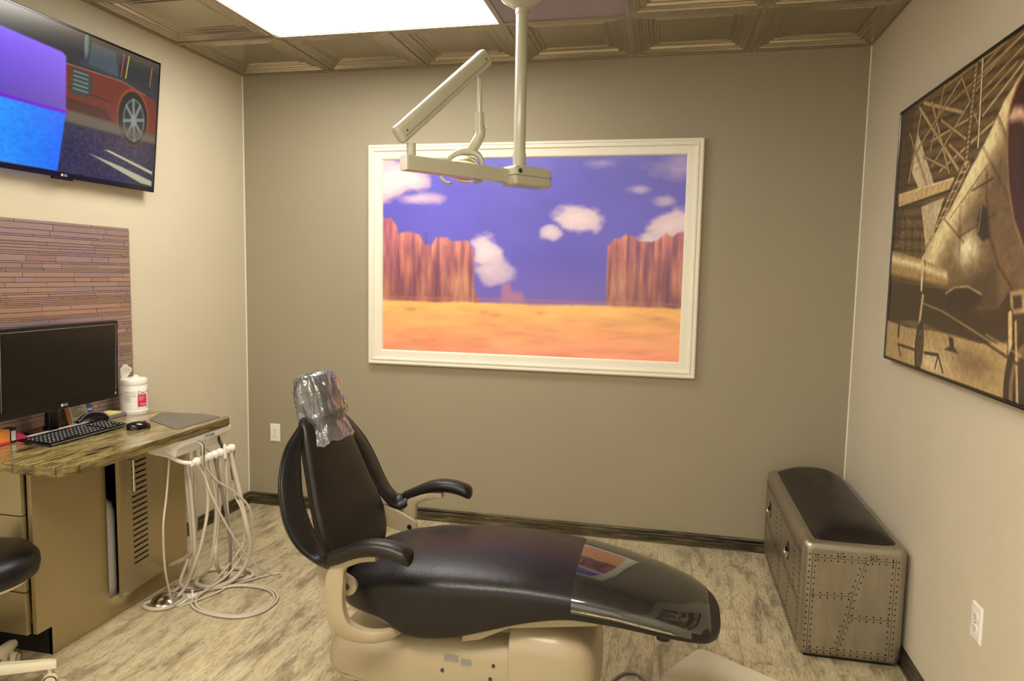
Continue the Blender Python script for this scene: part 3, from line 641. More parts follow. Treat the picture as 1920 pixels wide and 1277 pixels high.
# ------------------------------------------------------------------ metal strip mosaic panel behind the counter
def mosaic():
    t = thing('wall_panel', 'mosaic backsplash panel of thin brushed metal strips on the left wall', 'wall panel', (0, -1.6, .82))
    y0, y1, z0, z1 = -1.01, -2.6, .822, 1.736
    finish('backing', boxo(.0, .006, y1, y0, z0, z1), M['ink'], t)
    bm = B(); z = z1; rnd = random.Random(7)
    while z > z0+.004:
        hh = min(rnd.choice([.008, .008, .013, .013, .022, .022, .028]), z-z0); y = y0
        y -= 0
        first = rnd.uniform(.02, .25)
        while y > y1+.004:
            L = first or rnd.choice([.1, .15, .2, .26, .3]); first = 0; ye = max(y1, y-L)
            d = rnd.uniform(.0095, .0120); box(bm, .006, d, ye+.0012, y-.0012, z-hh+.0013, z-.0008); y = ye
        z -= hh
    o = finish('metal_strips', bm, M['mosaic'], t); o['kind'] = 'stuff'
mosaic()
# ------------------------------------------------------------------ steel cabinet under the counter
def cabinet():
    t = thing('cabinet', 'brushed stainless steel cabinet with drawers and louvred door under the wooden counter', 'cabinet', (.17, -1.5, 0))
    # side panel with toe notch, profile in (y, z)
    bm = B(); mt = Matrix(((0, 0, 1, .319), (1, 0, 0, 0), (0, 1, 0, 0), (0, 0, 0, 1)))
    prism(bm, [(-1.862, 0), (-1.57, 0), (-1.57, .782), (-1.93, .782), (-1.93, .118), (-1.862, .118)], 0, .020, mt)
    finish('side_panel', bm, M['steel_d'], t, bevel=.001)
    bm = B(); box(bm, .319, .339, -1.57, -1.06, 0, .095); box(bm, .319, .339, -1.24, -1.06, .095, .782); box(bm, .319, .339, -1.57, -1.24, .755, .782)
    finish('side_panel', bm, M['steel_d'], t)
    bm = B(); box(bm, .022, .319, -1.08, -1.06, 0, .782); box(bm, .022, .319, -1.86, -1.84, 0, .782); box(bm, .022, .04, -1.84, -1.08, 0, .782); box(bm, .04, .319, -1.84, -1.08, .0, .03)
    finish('body', bm, M['steel'], t)
    finish('toe_kick', boxo(.022, .335, -1.862, -1.85, 0, .118), M['blackm'], t)
    finish('interior_shade', boxo(.10, .12, -1.84, -1.08, .03, .78), M['dark'], t)  # black sheet standing in for the shade inside the cabinet
    for z0, z1 in ((.120, .288), (.292, .590), (.594, .776)):
        bm = B(); box(bm, .022, .312, -1.950, -1.930, z0, z1); finish('drawer', bm, M['steel'], t, bevel=.0015)
    # louvred door, slightly ajar, hinged at its far edge
    hx, hy = .347, -1.235; L = .315; a = math.radians(6.0); mt = basis((hx+L*math.sin(a)*1.0, hy-L*math.cos(a), .098), (-math.sin(a), math.cos(a), 0), (0, 0, 1))
    H = .642; bm = B(); th = .018
    lx0, lx1 = .080, .185; lz0, lz1 = .115, .600; n = 19
    box(bm, 0, lx0, 0, H, -th/2, th/2, mt); box(bm, lx1, L, 0, H, -th/2, th/2, mt); box(bm, lx0, lx1, 0, lz0, -th/2, th/2, mt); box(bm, lx0, lx1, lz1, H, -th/2, th/2, mt)
    p = (lz1-lz0)/n
    for k in range(n): box(bm, lx0, lx1, lz0+k*p+.009, lz0+(k+1)*p, -th/2, th/2+.0005, mt)
    box(bm, lx0, lx1, lz0, lz1, -th/2, -th/2+.004, mt, mi=1)
    d = finish('door', bm, [M['steel'], M['dark']], t)
    bm = B(); hz0, hz1 = .46, .60
    tube(bm, [mt @ Vector((.066, hz1, .008)), mt @ Vector((.066, hz1, .03)), mt @ Vector((.066, hz0, .03)), mt @ Vector((.066, hz0, .008))], .0055, per=1)
    finish('handle', bm, M['chrome'], d, smooth=True)
    bm = B(); lathe(bm, [(0, 0), (.055, 0), (.06, .01), (.06, .42), (.05, .46), (.02, .49), (.02, .52), (0, .52)], (.235, -1.50, .03)); finish('tank', bm, M['white'], t, smooth=True)
cabinet()
def counter():
    t = thing('countertop', 'thick distressed wood grain countertop along the left wall', 'countertop', (.3, -1.5, .80))
    poly = [(0.012, -1.04), (.585, -1.058), (.602, -1.072), (.600, -1.965), (.552, -2.022), (0.012, -2.022)]
    bm = B(); prism(bm, poly, .7835, .8195)
    finish('edge_band', bm, M['counter_e'], t, bevel=.0015)
    bm = B(); prism(bm, [(x-(.0015 if x > .1 else 0), y) for x, y in poly], .8185, .8215); finish('top', bm, M['counter'], t)
    for x in (.550, .36, .20): finish('joint_line', boxo(x, x+.003, -2.0228, -2.02, .785, .819), M['ink'], t)
    finish('joint_line', boxo(.5985, .6012, -1.968, -1.965, .785, .819), M['ink'], t)
counter()
# ------------------------------------------------------------------ delivery unit with hoses
def delivery():
    t = thing('dental_delivery_unit', 'white dental delivery unit hung under the counter corner with instrument holders and hoses', 'dental unit', (.5, -1.2, .78))
    prof = [(.42, .783), (.592, .783), (.597, .778), (.592, .752), (.570, .736), (.562, .706), (.550, .698), (.42, .710)]
    bm = B(); loft(bm, [[(x, -1.41, z) for x, z in prof], [(x, -1.055, z) for x, z in prof]])
    finish('housing', bm, M['white'], t, bevel=.002)
    bm = B(); loft(bm, [[(x, -1.45, z) for x, z in ((.47, .783), (.54, .783), (.54, .737), (.47, .730))], [(x, -1.409, z) for x, z in ((.44, .783), (.588, .783), (.560, .706), (.44, .714))]])
    finish('end_cap', bm, M['white'], t)
    mt = basis((.5960, -1.215, .7660), (0, 1, 0), (0.07, 0, 1)); text('lettering', 'DCIedge', .020, mt, M['inkb'], t)
    for y in (-1.33, -1.10): finish('slot', boxo(.5612, .5642, y-.03, y+.03, .718, .728), M['ink'], t)
    bm = B(); tube(bm, [(.45, -1.40, .712), (.50, -1.385, .700), (.56, -1.375, .675), (.60, -1.345, .662)], .009, n=10); finish('support_arm', bm, M['white'], t, smooth=True)
    bm = B(); tube(bm, [(.600, -1.355, .664), (.600, -1.20, .660), (.602, -1.045, .662)], .013, n=12); bar = finish('holder_bar', bm, M['white'], t, smooth=True)
    ys = [-1.32, -1.275, -1.23, -1.19, -1.15, -1.10, -1.06]
    for y in ys:
        bm = B(); lathe(bm, [(0, -.018), (.014, -.016), (.019, -.004), (.019, .008), (.014, .018), (0, .022)], (.602, y, .664), n=16); finish('instrument_holder', bm, M['white'], t, smooth=True, angle=60)
    def instr(name, pts, r, m): bm = B(); tube(bm, pts, r, n=10); return finish(name, bm, m, t, smooth=True)
    instr('handpiece', [(.622, -1.308, .640), (.622, -1.306, .70), (.62, -1.306, .742), (.604, -1.316, .757)], [.008, .010, .008, .006], M['chrome'])
    instr('handpiece', [(.622, -1.14, .636), (.622, -1.14, .68), (.62, -1.14, .705)], [.007, .009, .006], M['white'])
    instr('handpiece', [(.57, -1.235, .72), (.585, -1.22, .69), (.60, -1.21, .665)], [.004, .005, .007], M['chrome'])
    instr('handpiece', [(.57, -1.115, .74), (.575, -1.115, .71), (.60, -1.12, .68)], [.005, .007, .008], M['leather_b'])
    instr('suction_handle', [(.612, -1.058, .655), (.612, -1.066, .615), (.612, -1.066, .56), (.612, -1.066, .505)], [.008, .007, .014, .006], M['silver'])
    H = [
     ('hose', .0045, 'hose', [(.5, -1.371, .700), (.55, -1.46, .543), (.58, -1.521, .434), (.58, -1.521, .279), (.56, -1.478, .149), (.53, -1.40, .012), (.58, -1.349, .009), (.63, -1.235, .009), (.641, -1.14, .009)]),
     ('hose', .011, 'hose', [(.45, -1.203, .71), (.48, -1.235, .60), (.5, -1.255, .5), (.52, -1.261, .324), (.52, -1.261, .22), (.47, -1.236, .165), (.4, -1.222, .125), (.352, -1.206, .099)]),
     ('hose', .009, 'hose', [(.47, -1.214, .71), (.50, -1.25, .60), (.54, -1.285, .513), (.56, -1.296, .314), (.55, -1.285, .184), (.46, -1.20, .05), (.43, -1.286, .012), (.403, -1.376, .010), (.394, -1.433, .010), (.462, -1.457, .010), (.52, -1.415, .010), (.524, -1.318, .010)]),
     ('hose', .008, 'hose', [(.5, -1.197, .71), (.515, -1.22, .55), (.52, -1.226, .467), (.5, -1.209, .277), (.48, -1.241, .155), (.46, -1.27, .05), (.50, -1.24, .012)]),
     ('hose', .0045, 'hose', [(.61, -1.32, .65), (.63, -1.30, .58), (.66, -1.307, .517), (.72, -1.279, .362), (.76, -1.20, .202), (.79, -1.10, .08), (.82, -1.0, .010), (.80, -.96, .007), (.75, -1.0, .007), (.70, -1.07, .007), (.62, -1.18, .007)]),
     ('hose', .0075, 'hose', [(.6, -1.275, .65), (.62, -1.273, .465), (.62, -1.317, .303), (.59, -1.339, .182), (.52, -1.31, .06), (.49, -1.354, .012), (.474, -1.428, .010)]),
     ('hose', .0085, 'hose', [(.6, -1.23, .65), (.62, -1.214, .447), (.62, -1.232, .271), (.6, -1.235, .166), (.55, -1.208, .082), (.45, -1.12, .012), (.42, -1.17, .010), (.44, -1.231, .010)]),
     ('hose', .007, 'hose_d', [(.6, -1.19, .65), (.64, -1.182, .438), (.66, -1.174, .28), (.66, -1.169, .159), (.60, -1.11, .03), (.558, -1.202, .010), (.482, -1.258, .010), (.40, -1.234, .010)]),
     ('hose', .010, 'hose', [(.6, -1.15, .65), (.61, -1.172, .432), (.62, -1.22, .267), (.62, -1.223, .163), (.56, -1.10, .03), (.638, -1.107, .012), (.69, -1.036, .012), (.631, -.982, .012), (.522, -.981, .012), (.429, -1.039, .012)]),
     ('hose', .0065, 'hose', [(.6, -1.10, .65), (.62, -1.131, .473), (.64, -1.144, .307), (.66, -1.105, .147), (.67, -1.07, .06), (.64, -1.03, .010), (.60, -1.09, .010)]),
     ('hose', .012, 'hose', [(.6, -1.07, .65), (.65, -1.076, .46), (.70, -1.095, .295), (.71, -1.08, .195), (.69, -1.088, .101), (.65, -1.131, .033), (.586, -1.2, .014), (.494, -1.195, .014), (.448, -1.129, .014)]),
     ('hose', .0055, 'hose', [(.605, -1.07, .50), (.63, -1.085, .44), (.68, -1.098, .362), (.69, -1.097, .227), (.67, -1.135, .159), (.62, -1.187, .079), (.56, -1.215, .010), (.568, -1.332, .008), (.63, -1.397, .008), (.751, -1.432, .008), (.876, -1.42, .008), (.945, -1.34, .008), (.938, -1.215, .008), (.846, -1.133, .008), (.723, -1.123, .008), (.624, -1.172, .008), (.545, -1.264, .008)]),
     ('hose', .0055, 'hose', [(.60, -1.275, .64), (.63, -1.22, .55), (.66, -1.13, .47), (.70, -1.06, .36), (.69, -1.06, .2), (.65, -1.16, .08), (.58, -1.225, .020), (.585, -1.320, .017), (.64, -1.385, .008), (.755, -1.419, .008), (.87, -1.406, .008), (.932, -1.33, .008), (.926, -1.225, .008), (.84, -1.146, .008), (.70, -1.14, .008), (.60, -1.2, .010)]),
    ]
    for nm, r, m, pts in H:
        bm = B(); tube(bm, pts, r, n=8, per=8); finish(nm, bm, M[m], t, smooth=True, angle=0)
delivery()
def foot_control():
    t = thing('foot_control', 'round silver foot control on the floor under the hoses', 'foot pedal', (.455, -1.36, 0))
    bm = B(); lathe(bm, [(0, 0), (.076, 0), (.080, .004), (.074, .008)], (.462, -1.350, 0), n=28); finish('base', bm, M['white'], t, smooth=True)
    bm = B(); lathe(bm, [(.072, .006), (.068, .014), (.040, .032), (.012, .043), (0, .044)], (.455, -1.365, 0), n=28); finish('dome', bm, M['chrome'], t, smooth=True)
    bm = B(); lathe(bm, [(0, .004), (.008, .004), (.005, .012), (.004, .024), (.007, .030), (0, .033)], (.535, -1.285, 0), n=12); finish('toggle', bm, M['white'], t, smooth=True)
    bm = B(); prism(bm, [(.505, -1.34), (.55, -1.30), (.56, -1.265), (.53, -1.255), (.49, -1.29)], .001, .007); finish('foot_plate', bm, M['white'], t)
foot_control()
# ------------------------------------------------------------------ things on the counter
CZ = .8215
def monitor():
    y0, y1, z0, z1, X = -1.885, -1.272, .930, 1.293, .150
    t = thing('monitor', 'black computer monitor switched off on the counter', 'monitor', (.12, -1.58, CZ))
    mt = basis((X, y0, z0), (0, 1, 0), (.035, 0, 1)); w, h = y1-y0, z1-z0
    bm = B(); rings(bm, w, h, [(.012, -.03), (0, -.024), (0, -.003), (.003, 0), (.016, 0), (.0165, -.002)], mt, cap=False); finish('bezel', bm, M['black'], t)
    finish('bottom_bezel', boxo(.002, w-.002, .002, .034, -.004, .0006, mtx=mt), M['black'], t)
    finish('screen', boxo(.014, w-.014, .030, h-.014, -.004, -.0015, mtx=mt), M['screen_off'], t)
    bm = B(); rings(bm, w-.028, h-.046, [(0, 0), (.0007, .0006), (.0018, 0)], mt @ Matrix.Translation((.014, .031, 0)), cap=False); finish('screen_edge', bm, M['greyp'], t)
    finish('back_shell', boxo(.02, w-.02, .02, h-.02, -.045, -.02, mtx=mt), M['blackm'], t, bevel=.008)
    text('brand_lettering', 'LG', .015, mt @ Matrix.Translation((w*.5+.009, .0165, .0008)), M['inklight'], t)
    bm = B(); prism(bm, [(w*.5-.010+.0065*math.cos(k*.4), .0168+.0065*math.sin(k*.4)) for k in range(16)], .0006, .0014, mt); finish('brand_mark', bm, M['inklight'], t)
    bm = B()
    for i in (0, 1):
        for j in (0, 1): box(bm, w-.022+i*.005, w-.0185+i*.005, .018+j*.006, .022+j*.006, .0006, .001, mtx=mt)
    finish('power_mark', bm, M['inklight'], t)
    bm = B(); box(bm, .070, .100, -1.605, -1.555, CZ+.012, 1.06); finish('stand', bm, M['black'], t, bevel=.005)
    bm = B(); box(bm, .016, .074, -1.66, -1.50, CZ, CZ+.012); box(bm, .055, .10, -1.60, -1.56, CZ+.0125, CZ+.03); finish('stand_foot', bm, M['black'], t, bevel=.004)
monitor()
def keyboard():
    a, b = Vector((.298, -1.792, 0)), Vector((.300, -1.378, 0)); X = (b-a).normalized(); w = (b-a).length; d = .165
    t = thing('keyboard', 'black thin computer keyboard on the counter in front of the monitor', 'keyboard', (.22, -1.58, CZ))
    mt = basis((a.x, a.y, CZ+.005), X, (-1, 0, .04))
    bm = B(); rings(bm, w, d, [(0, .0), (0, .006), (.002, .008)], mt); f = [bm.verts.new(mt @ Vector(p)) for p in ((0, 0, 0), (w, 0, 0), (w, d, 0), (0, d, 0))]; bm.faces.new(f[::-1])
    finish('case', bm, M['black'], t)
    bm = B(); box(bm, 0, w, -.0015, .002, .003, .0065, mtx=mt); finish('front_edge', bm, M['silver'], t)
    k1 = B(); mk = B(); rows = [(0, .018), (1, .018), (2, .018), (3, .018), (4, .018), (5, .014)]; kw = .0187
    for r, kh in rows:
        yy = .012+r*.0215; n = 15
        for c in range(n):
            if r == 0 and 4 <= c <= 7:
                if c == 4: box(k1, .010+4*kw, .010+8*kw-.003, yy, yy+kh-.002, .008, .0105, mtx=mt)
                continue
            x = .010+c*kw; box(k1, x, x+kw-.003, yy, yy+kh-.002, .008, .0105, mtx=mt); box(mk, x+.003, x+.009, yy+kh*.34, yy+kh*.72, .0105, .0108, mtx=mt)
        for c in range(5):
            x = .302+c*kw+.004; box(k1, x, x+kw-.003, yy, yy+kh-.002, .008, .0105, mtx=mt)
            if c != 3 or r > 1: box(mk, x+.003, x+.009, yy+kh*.34, yy+kh*.72, .0105, .0108, mtx=mt)
    tag(finish('keys', k1, M['keys'], t), kind='stuff'); tag(finish('key_legends', mk, M['inklight'], t), kind='stuff')
    for x in (.02, w-.02):
        for y, q in ((.02, -.004), (.13, -.0085)): finish('foot', boxo(x-.01, x+.01, y, y+.01, q, 0, mtx=mt), M['blackm'], t)
keyboard()
def mouse():
    t = thing('computer_mouse', 'black computer mouse on the counter beside the keyboard', 'mouse', (.372, -1.405, CZ), (0, 0, math.radians(65)))
    bm = B(); secs = []
    for i in range(9):
        s = -1+2*i/8; w = .030*math.sqrt(max(0, 1-abs(s)**2.6))+.003; h = .036*(1-((s+.15)/1.2)**2)**.5*.95 if abs((s+.15)/1.2) < 1 else .004; h = max(h, .005)
        secs.append([(s*.052, w*math.cos(PI*k/12), max(.001, h*math.sin(PI*k/12)**.8)) for k in range(13)])
    loft(bm, secs); finish('shell', bm, M['black'], t, smooth=True, local=True, angle=60)
    bm = B(); cyl(bm, (.026, -.003, .0262), (.026, .003, .0262), .007, n=14); finish('scroll_wheel', bm, M['silver'], t, local=True, smooth=True)
mouse()
bm = B(); prism(bm, [(.285, -1.235), (.215, -1.075), (.435, -1.045), (.560, -1.085), (.555, -1.36), (.53, -1.375)], CZ, CZ+.0025)
tag(finish('mouse_mat', bm, M['pad'], None), 'dark grey mouse mat on the far end of the counter', 'mouse mat')
def wipes():
    c = (.098, -1.115, CZ); t = thing('wipes_canister', 'white wipes canister with a pink label on the counter beside the monitor', 'canister', c); r = .0635
    bm = B(); lathe(bm, [(0, 0), (r-.002, 0), (r, .003), (r, .018), (r-.002, .020), (r-.002, .143), (r-.004, .146), (0, .146)], c, n=48); finish('tub', bm, M['white'], t, smooth=True)
    bm = B(); lathe(bm, [(0, .145), (r-.001, .145), (r, .148), (r, .164), (r-.004, .172), (r-.012, .176), (0, .177)], c, n=48); l = finish('lid', bm, M['white'], t, smooth=True)
    bm = B(); prism(bm, [(-.018, 0), (.018, 0), (.010, .013), (-.004, .014)], -.01, .01, basis((c[0]+.005, c[1]+.01, c[2]+.176), (.8, .6, 0), (0, 0, 1))); finish('snap_tab', bm, M['white'], l)
    vd = math.atan2(-4.075+1.115, 2.676-.098)         # outward direction of the label side
    def wrap(name, a0, a1, z0, z1, m, par=t, rr=r+.0002, n=12):
        bm = B(); prev = None
        for i in range(n+1):
            a = vd+math.radians(a0+(a1-a0)*i/n); p = Vector((c[0]+rr*math.cos(a), c[1]+rr*math.sin(a), c[2])); q = (bm.verts.new(p+Vector((0, 0, z0))), bm.verts.new(p+Vector((0, 0, z1))))
            if prev: bm.faces.new((prev[0], q[0], q[1], prev[1]))
            prev = q
        return finish(name, bm, m, par, smooth=True)
    pk = wrap('pink_label', 16, 60, .040, .098, M['pink'])
    def bent(name, body, size, ang, z, m, rr=r+.0006):
        o = text(name, body, size, Matrix.Identity(4), m, None, 0.0, 'LEFT'); me = o.data
        for v in me.vertices:
            a = vd+math.radians(ang)+v.co.x/r; z_ = v.co.y+z; v.co = Vector((rr*math.cos(a), rr*math.sin(a), z_))
        o.parent = t
    bent('label_lettering', 'Cavi', .022, 15, .108, M['ink']); bent('label_lettering', 'Wipes', .022, 58, .108, M['red'])
    bent('label_lettering', 'Metrex', .013, 26, .050, M['white'])
    for z, s in ((.088, 'Wipes for'), (.080, 'Disinfecting'), (.072, 'Surfaces')): bent('label_print', s, .007, 20, z, M['white'])
    for k, z in enumerate((.112, .104, .094, .088, .080, .074, .064)): wrap('print_lines', -42 if k < 5 else -40, (8 if k < 4 else -10), z, z+.0022, M['greyp'])
    for k in range(9): wrap('print_lines', -72, -48, .105-k*.008, .1065-k*.008, M['greyp'])
    # brush-shaped tag standing in the lid
    mt = basis((c[0]-.030, c[1]-.020, c[2]+.171), (math.sin(-vd), math.cos(vd), 0), (0, 0, 1)); 
    mt = basis((c[0]-.020, c[1]-.033, c[2]+.171), (-math.sin(vd), math.cos(vd), 0), (0, 0, 1))
    bm = B(); prism(bm, [(-.015, 0), (.010, 0), (.012, .014), (.022, .026), (.030, .038), (.024, .060), (.012, .074), (-.002, .076), (-.018, .055), (-.017, .03)], 0, .004, mt); tg = finish('paper_tag', bm, M['white'], t, bevel=.0005)
    bm = B(); prism(bm, [(.018+.0165*math.cos(k*.35), .048+.0165*math.sin(k*.35)) for k in range(18)], .004, .0048, mt); finish('sticker', bm, M['white'], tg)
    bm = B(); n = 28
    for k in range(n):
        a = k*2*PI/n; b = (k+1)*2*PI/n; R1, R2 = .0145, .0158; q = [(.018+R*math.cos(x), .048+R*math.sin(x), .0051) for R, x in ((R1, a), (R2, a), (R2, b), (R1, b))]; bm.faces.new([bm.verts.new(mt @ Vector(p)) for p in q])
    finish('sticker_ring', bm, M['red'], tg)
    text('sticker_lettering', 'ML', .014, mt @ Matrix.Translation((.018, .048, .0052)), M['red'], tg, 0.0)
wipes()
# small things along the wall behind the keyboard
def tape():
    t = thing('tape_dispenser', 'black and silver arched dispenser behind the keyboard', 'dispenser', (.10, -1.33, CZ))
    bm = B(); tube(bm, [(.085, -1.45, CZ+.012), (.088, -1.41, CZ+.034), (.095, -1.37, CZ+.038), (.105, -1.33, CZ+.028), (.12, -1.305, CZ+.010)], [.008, .013, .014, .013, .009], n=12); finish('body', bm, M['black'], t, smooth=True)
    bm = B(); tube(bm, [(.095, -1.45, CZ+.022), (.10, -1.41, CZ+.048), (.107, -1.37, CZ+.052), (.117, -1.33, CZ+.042), (.13, -1.305, CZ+.016)], .0035, n=8); finish('silver_rim', bm, M['silver'], t, smooth=True)
tape()
def notes():
    t = thing('note_holder', 'low black note holder with yellow sticky notes behind the keyboard', 'note holder', (.06, -1.24, CZ))
    mt = basis((.035, -1.305, CZ), (.10, .99, 0), (-1, .1, 0)); mt = basis((.115, -1.300, CZ), (0, 1, 0), (-1, 0, 0))
    finish('tray', boxo(0, .115, 0, .085, 0, .020, mtx=mt), M['silver'], t, bevel=.004)
    finish('note_pad', boxo(.012, .092, .008, .078, .020, .026, mtx=mt), M['yellow'], t)
notes()
def card():
    t = thing('leaning_card', 'white printed card leaning on the wall below the monitor', 'card', (.05, -1.37, CZ))
    mt = basis((.052, -1.440, CZ+.002), (0, 1, 0), (-.28, .22, 1))
    finish('sheet', boxo(0, .098, 0, .105, 0, .0015, mtx=mt), M['paper'], t)
    bm = B()
    for k in range(7): box(bm, .012, .05+.03*((k*7) % 3)/2, .088-k*.009, .0905-k*.009+(.002 if k < 2 else 0), .0015, .0019, mtx=mt)
    box(bm, .006, .060, .008, .014, .0015, .0019, mtx=mt); finish('print_lines', bm, M['ink'], t)
    t2 = thing('blue_card', 'small blue card leaning right of the white printed card', 'card', (.03, -1.31, CZ))
    mt = basis((.034, -1.335, CZ+.001), (0, 1, 0), (-.2, .16, 1)); finish('sheet', boxo(0, .042, 0, .10, 0, .0012, mtx=mt), M['blue'], t2)
    bm = B(); box(bm, .006, .036, .045, .055, .0012, .0016, mtx=mt); finish('print_line', bm, M['paper'], t2)
    t3 = thing('orange_folder', 'thin orange folder edge left of the white printed card', 'folder', (.05, -1.46, CZ))
    mt = basis((.058, -1.464, CZ+.001), (0, 1, 0), (-.30, .15, 1)); finish('sheet', boxo(0, .014, 0, .11, 0, .004, mtx=mt), M['orange'], t3)
card()
tag(finish('paper_strip', boxo(.080, .122, -1.70, -1.40, CZ, CZ+.012), M['paper'], None, bevel=.001), 'long low white strip on the counter behind the keyboard', 'strip')
def candy():
    t = thing('card_box', 'small orange and red printed box at the left end of the counter', 'box', (.09, -1.78, CZ))
    finish('box', boxo(.062, .105, -1.895, -1.795, CZ, CZ+.062), M['orange'], t, bevel=.004)
    finish('red_band', boxo(.106, .107, -1.89, -1.80, CZ+.004, CZ+.014), M['red'], t)
    t = thing('card_box', 'small dark box with silver print between the orange box and the pink packet', 'box', (.08, -1.75, CZ))
    finish('box', boxo(.05, .095, -1.788, -1.758, CZ, CZ+.060), M['blackm'], t, bevel=.002)
    finish('silver_print', boxo(.095, .0957, -1.783, -1.763, CZ+.010, CZ+.05), M['inklight'], t)
    bm = B(); secs = [[(.045, y, CZ), (.09, y, CZ), (.08, y, CZ+h), (.055, y, CZ+h)] for y, h in ((-1.752, .045), (-1.70, .012))]; loft(bm, secs); tag(finish('packet', bm, M['pink'], None), 'small pink packet on the counter behind the left end of the keyboard', 'packet')
candy()
# ------------------------------------------------------------------ dental chair (long axis along x, centre line y = YC)
YC = -1.72
def dental_chair():
    t = thing('dental_chair', 'black leather dental chair with cream base in the middle of the room', 'dental chair', (1.95, YC, 0))
    def P(l, s=1): return [(x, YC+s*dy, z) for x, dy, z in l]
    # seat: superellipse sections
    S = [(1.585, .13, .475, .425), (1.60, .175, .50, .41), (1.64, .225, .530, .400), (1.72, .262, .558, .398), (1.85, .276, .585, .41), (2.05, .28, .600, .43), (2.25, .275, .600, .455), (2.42, .262, .580, .462), (2.55, .250, .556, .452), (2.68, .235, .525, .430), (2.78, .212, .494, .412), (2.835, .182, .470, .400), (2.868, .135, .452, .398), (2.882, .07, .440, .405)]
    def sec(x, w, zt, zb, off=0.0, n=32, pw=3.0, crown=.018):
        zc = (zt+zb)/2; h = (zt-zb)/2+off; w = w+off; out = []
        for k in range(n):
            a = 2*PI*k/n; c, s = math.cos(a), math.sin(a); y = math.copysign(abs(c)**(2/pw), c)*w; z = math.copysign(abs(s)**(2/pw), s)*h
            if z > 0: z -= crown*(abs(y)/w)**2
            out.append((x, YC+y, zc+z))
        return out
    XI = [s_[0] for s_ in S]
    def at(x): return [float(np.interp(x, XI, [s_[j] for s_ in S])) for j in (1, 2, 3)]
    FX = [1.585, 1.64, 1.73, 1.79, 1.86, 1.90, 1.97, 2.05, 2.27, 2.42, 2.9]; FZ = [.425, .405, .400, .385, .345, .340, .347, .363, .440, .466, .3995]
    def seat_sec(x):
        w, zt, zb = at(x); zc = (zt+zb)/2+.01; zf = min(zb, float(np.interp(x, FX, FZ))) if x < 2.42 else zb; o_ = []; n = 17
        for k in range(n):
            a = PI*k/(n-1); c_, s_ = math.cos(a), math.sin(a); y = math.copysign(abs(c_)**(2/2.4), c_)*w; z = abs(s_)**(2/2.4)*(zt-zc)-.012*(abs(y)/w)**2
            o_.append((x, YC+y, zc+z))
        r_ = min(.03, (zc-zf)*.5)
        for sg in (-1, 1):
            q = [(x, YC+sg*w*.992, zc-(zc-zf)*.4), (x, YC+sg*w*.985, zf+r_), (x, YC+sg*w*.965, zf+.004), (x, YC+sg*w*.92, zf), (x, YC+sg*w*.86, zf+.3*(zb-zf)+.002), (x, YC+sg*w*.80, zb)]
            o_ += q if sg < 0 else q[::-1]
        return o_
    xs = [1.585, 1.60, 1.62, 1.64, 1.68, 1.72, 1.76, 1.79, 1.82, 1.85, 1.88, 1.92, 1.97, 2.03, 2.10, 2.17, 2.24, 2.31, 2.38, 2.42, 2.48, 2.55, 2.62, 2.68, 2.73, 2.78, 2.81, 2.835, 2.855, 2.868, 2.877, 2.882]
    bm = B(); loft(bm, [seat_sec(x) for x in xs]); finish('seat_cushion', bm, M['leather_w'], t, smooth=True, subsurf=1)
    # clear cover over the toe end
    bm = B(); secs = []
    for i in range(15):
        x = 2.415+(2.845-2.415)*i/14; w, zt, zb = at(x); q = sec(x, w, zt, zb, .006, 48); secs.append(q)
    R_ = [[bm.verts.new(p) for p in q] for q in secs]
    for i in range(14):
        for k in range(48):
            a = 360*(k+.5)/48
            if 222 < a < 318: continue
            if i >= 10 and 150+(14-i)*9 < a < 318 and a > 160: continue
            bm.faces.new((R_[i][k], R_[i][(k+1) % 48], R_[i+1][(k+1) % 48], R_[i+1][k]))
    for v in [v for v in bm.verts if not v.link_faces]: bm.verts.remove(v)
    tag(finish('toe_cover', bm, M['toe_plastic'], t, smooth=True, angle=0), 'clear plastic cover')
    # cream plate below the seat, bracket, knobs
    bm = B(); loft(bm, [[(x, YC+a*w, z) for a, z in ((-1, zt), (1, zt), (1, zb), (-1, zb))] for x, w, zt, zb in ((1.70, .20, .410, .375), (1.80, .235, .41, .36), (2.0, .24, .44, .365), (2.2, .235, .46, .40), (2.5, .22, .465, .44))]); finish('seat_plate', bm, M['chaircream'], t, bevel=.006)
    bm = B(); loft(bm, [[(x, YC-.245, z0), (x, YC-.225, z0), (x, YC-.225, z1), (x, YC-.245, z1)] for x, z0, z1 in ((2.06, .345, .40), (2.12, .36, .42), (2.24, .425, .45))]); finish('bracket', bm, M['chaircream'], t)
    bm = B(); cyl(bm, (2.455, YC-.12, .425), (2.455, YC-.12, .462), .035, .05, n=28); finish('swivel_cap', bm, M['chaircream'], t, smooth=True)
    bm = B(); cyl(bm, (2.45, YC-.135, .40), (2.45, YC-.135, .43), .009, n=14); finish('pin', bm, M['chrome'], t, smooth=True)
    bm = B(); cyl(bm, (2.70, YC-.15, .392), (2.70, YC-.15, .425), .022, .026, n=20); finish('knob', bm, M['blackm'], t, smooth=True)
    # backrest cushion
    edge = [(1.425, .125, 1.02), (1.448, .155, .975), (1.470, .175, .90), (1.495, .195, .82), (1.525, .220, .73), (1.555, .238, .65), (1.582, .232, .575), (1.605, .19, .51), (1.62, .12, .475)]
    bm = B(); pillow(bm, P([(x-.008, d, z) for x, d, z in edge], -1), P([(x-.008, d, z) for x, d, z in edge], 1), [.05, .065, .07, .07, .08, .085, .07], n=28, per=4, power=3.0); finish('back_cushion', bm, M['leather_b'], t, smooth=True, angle=0)
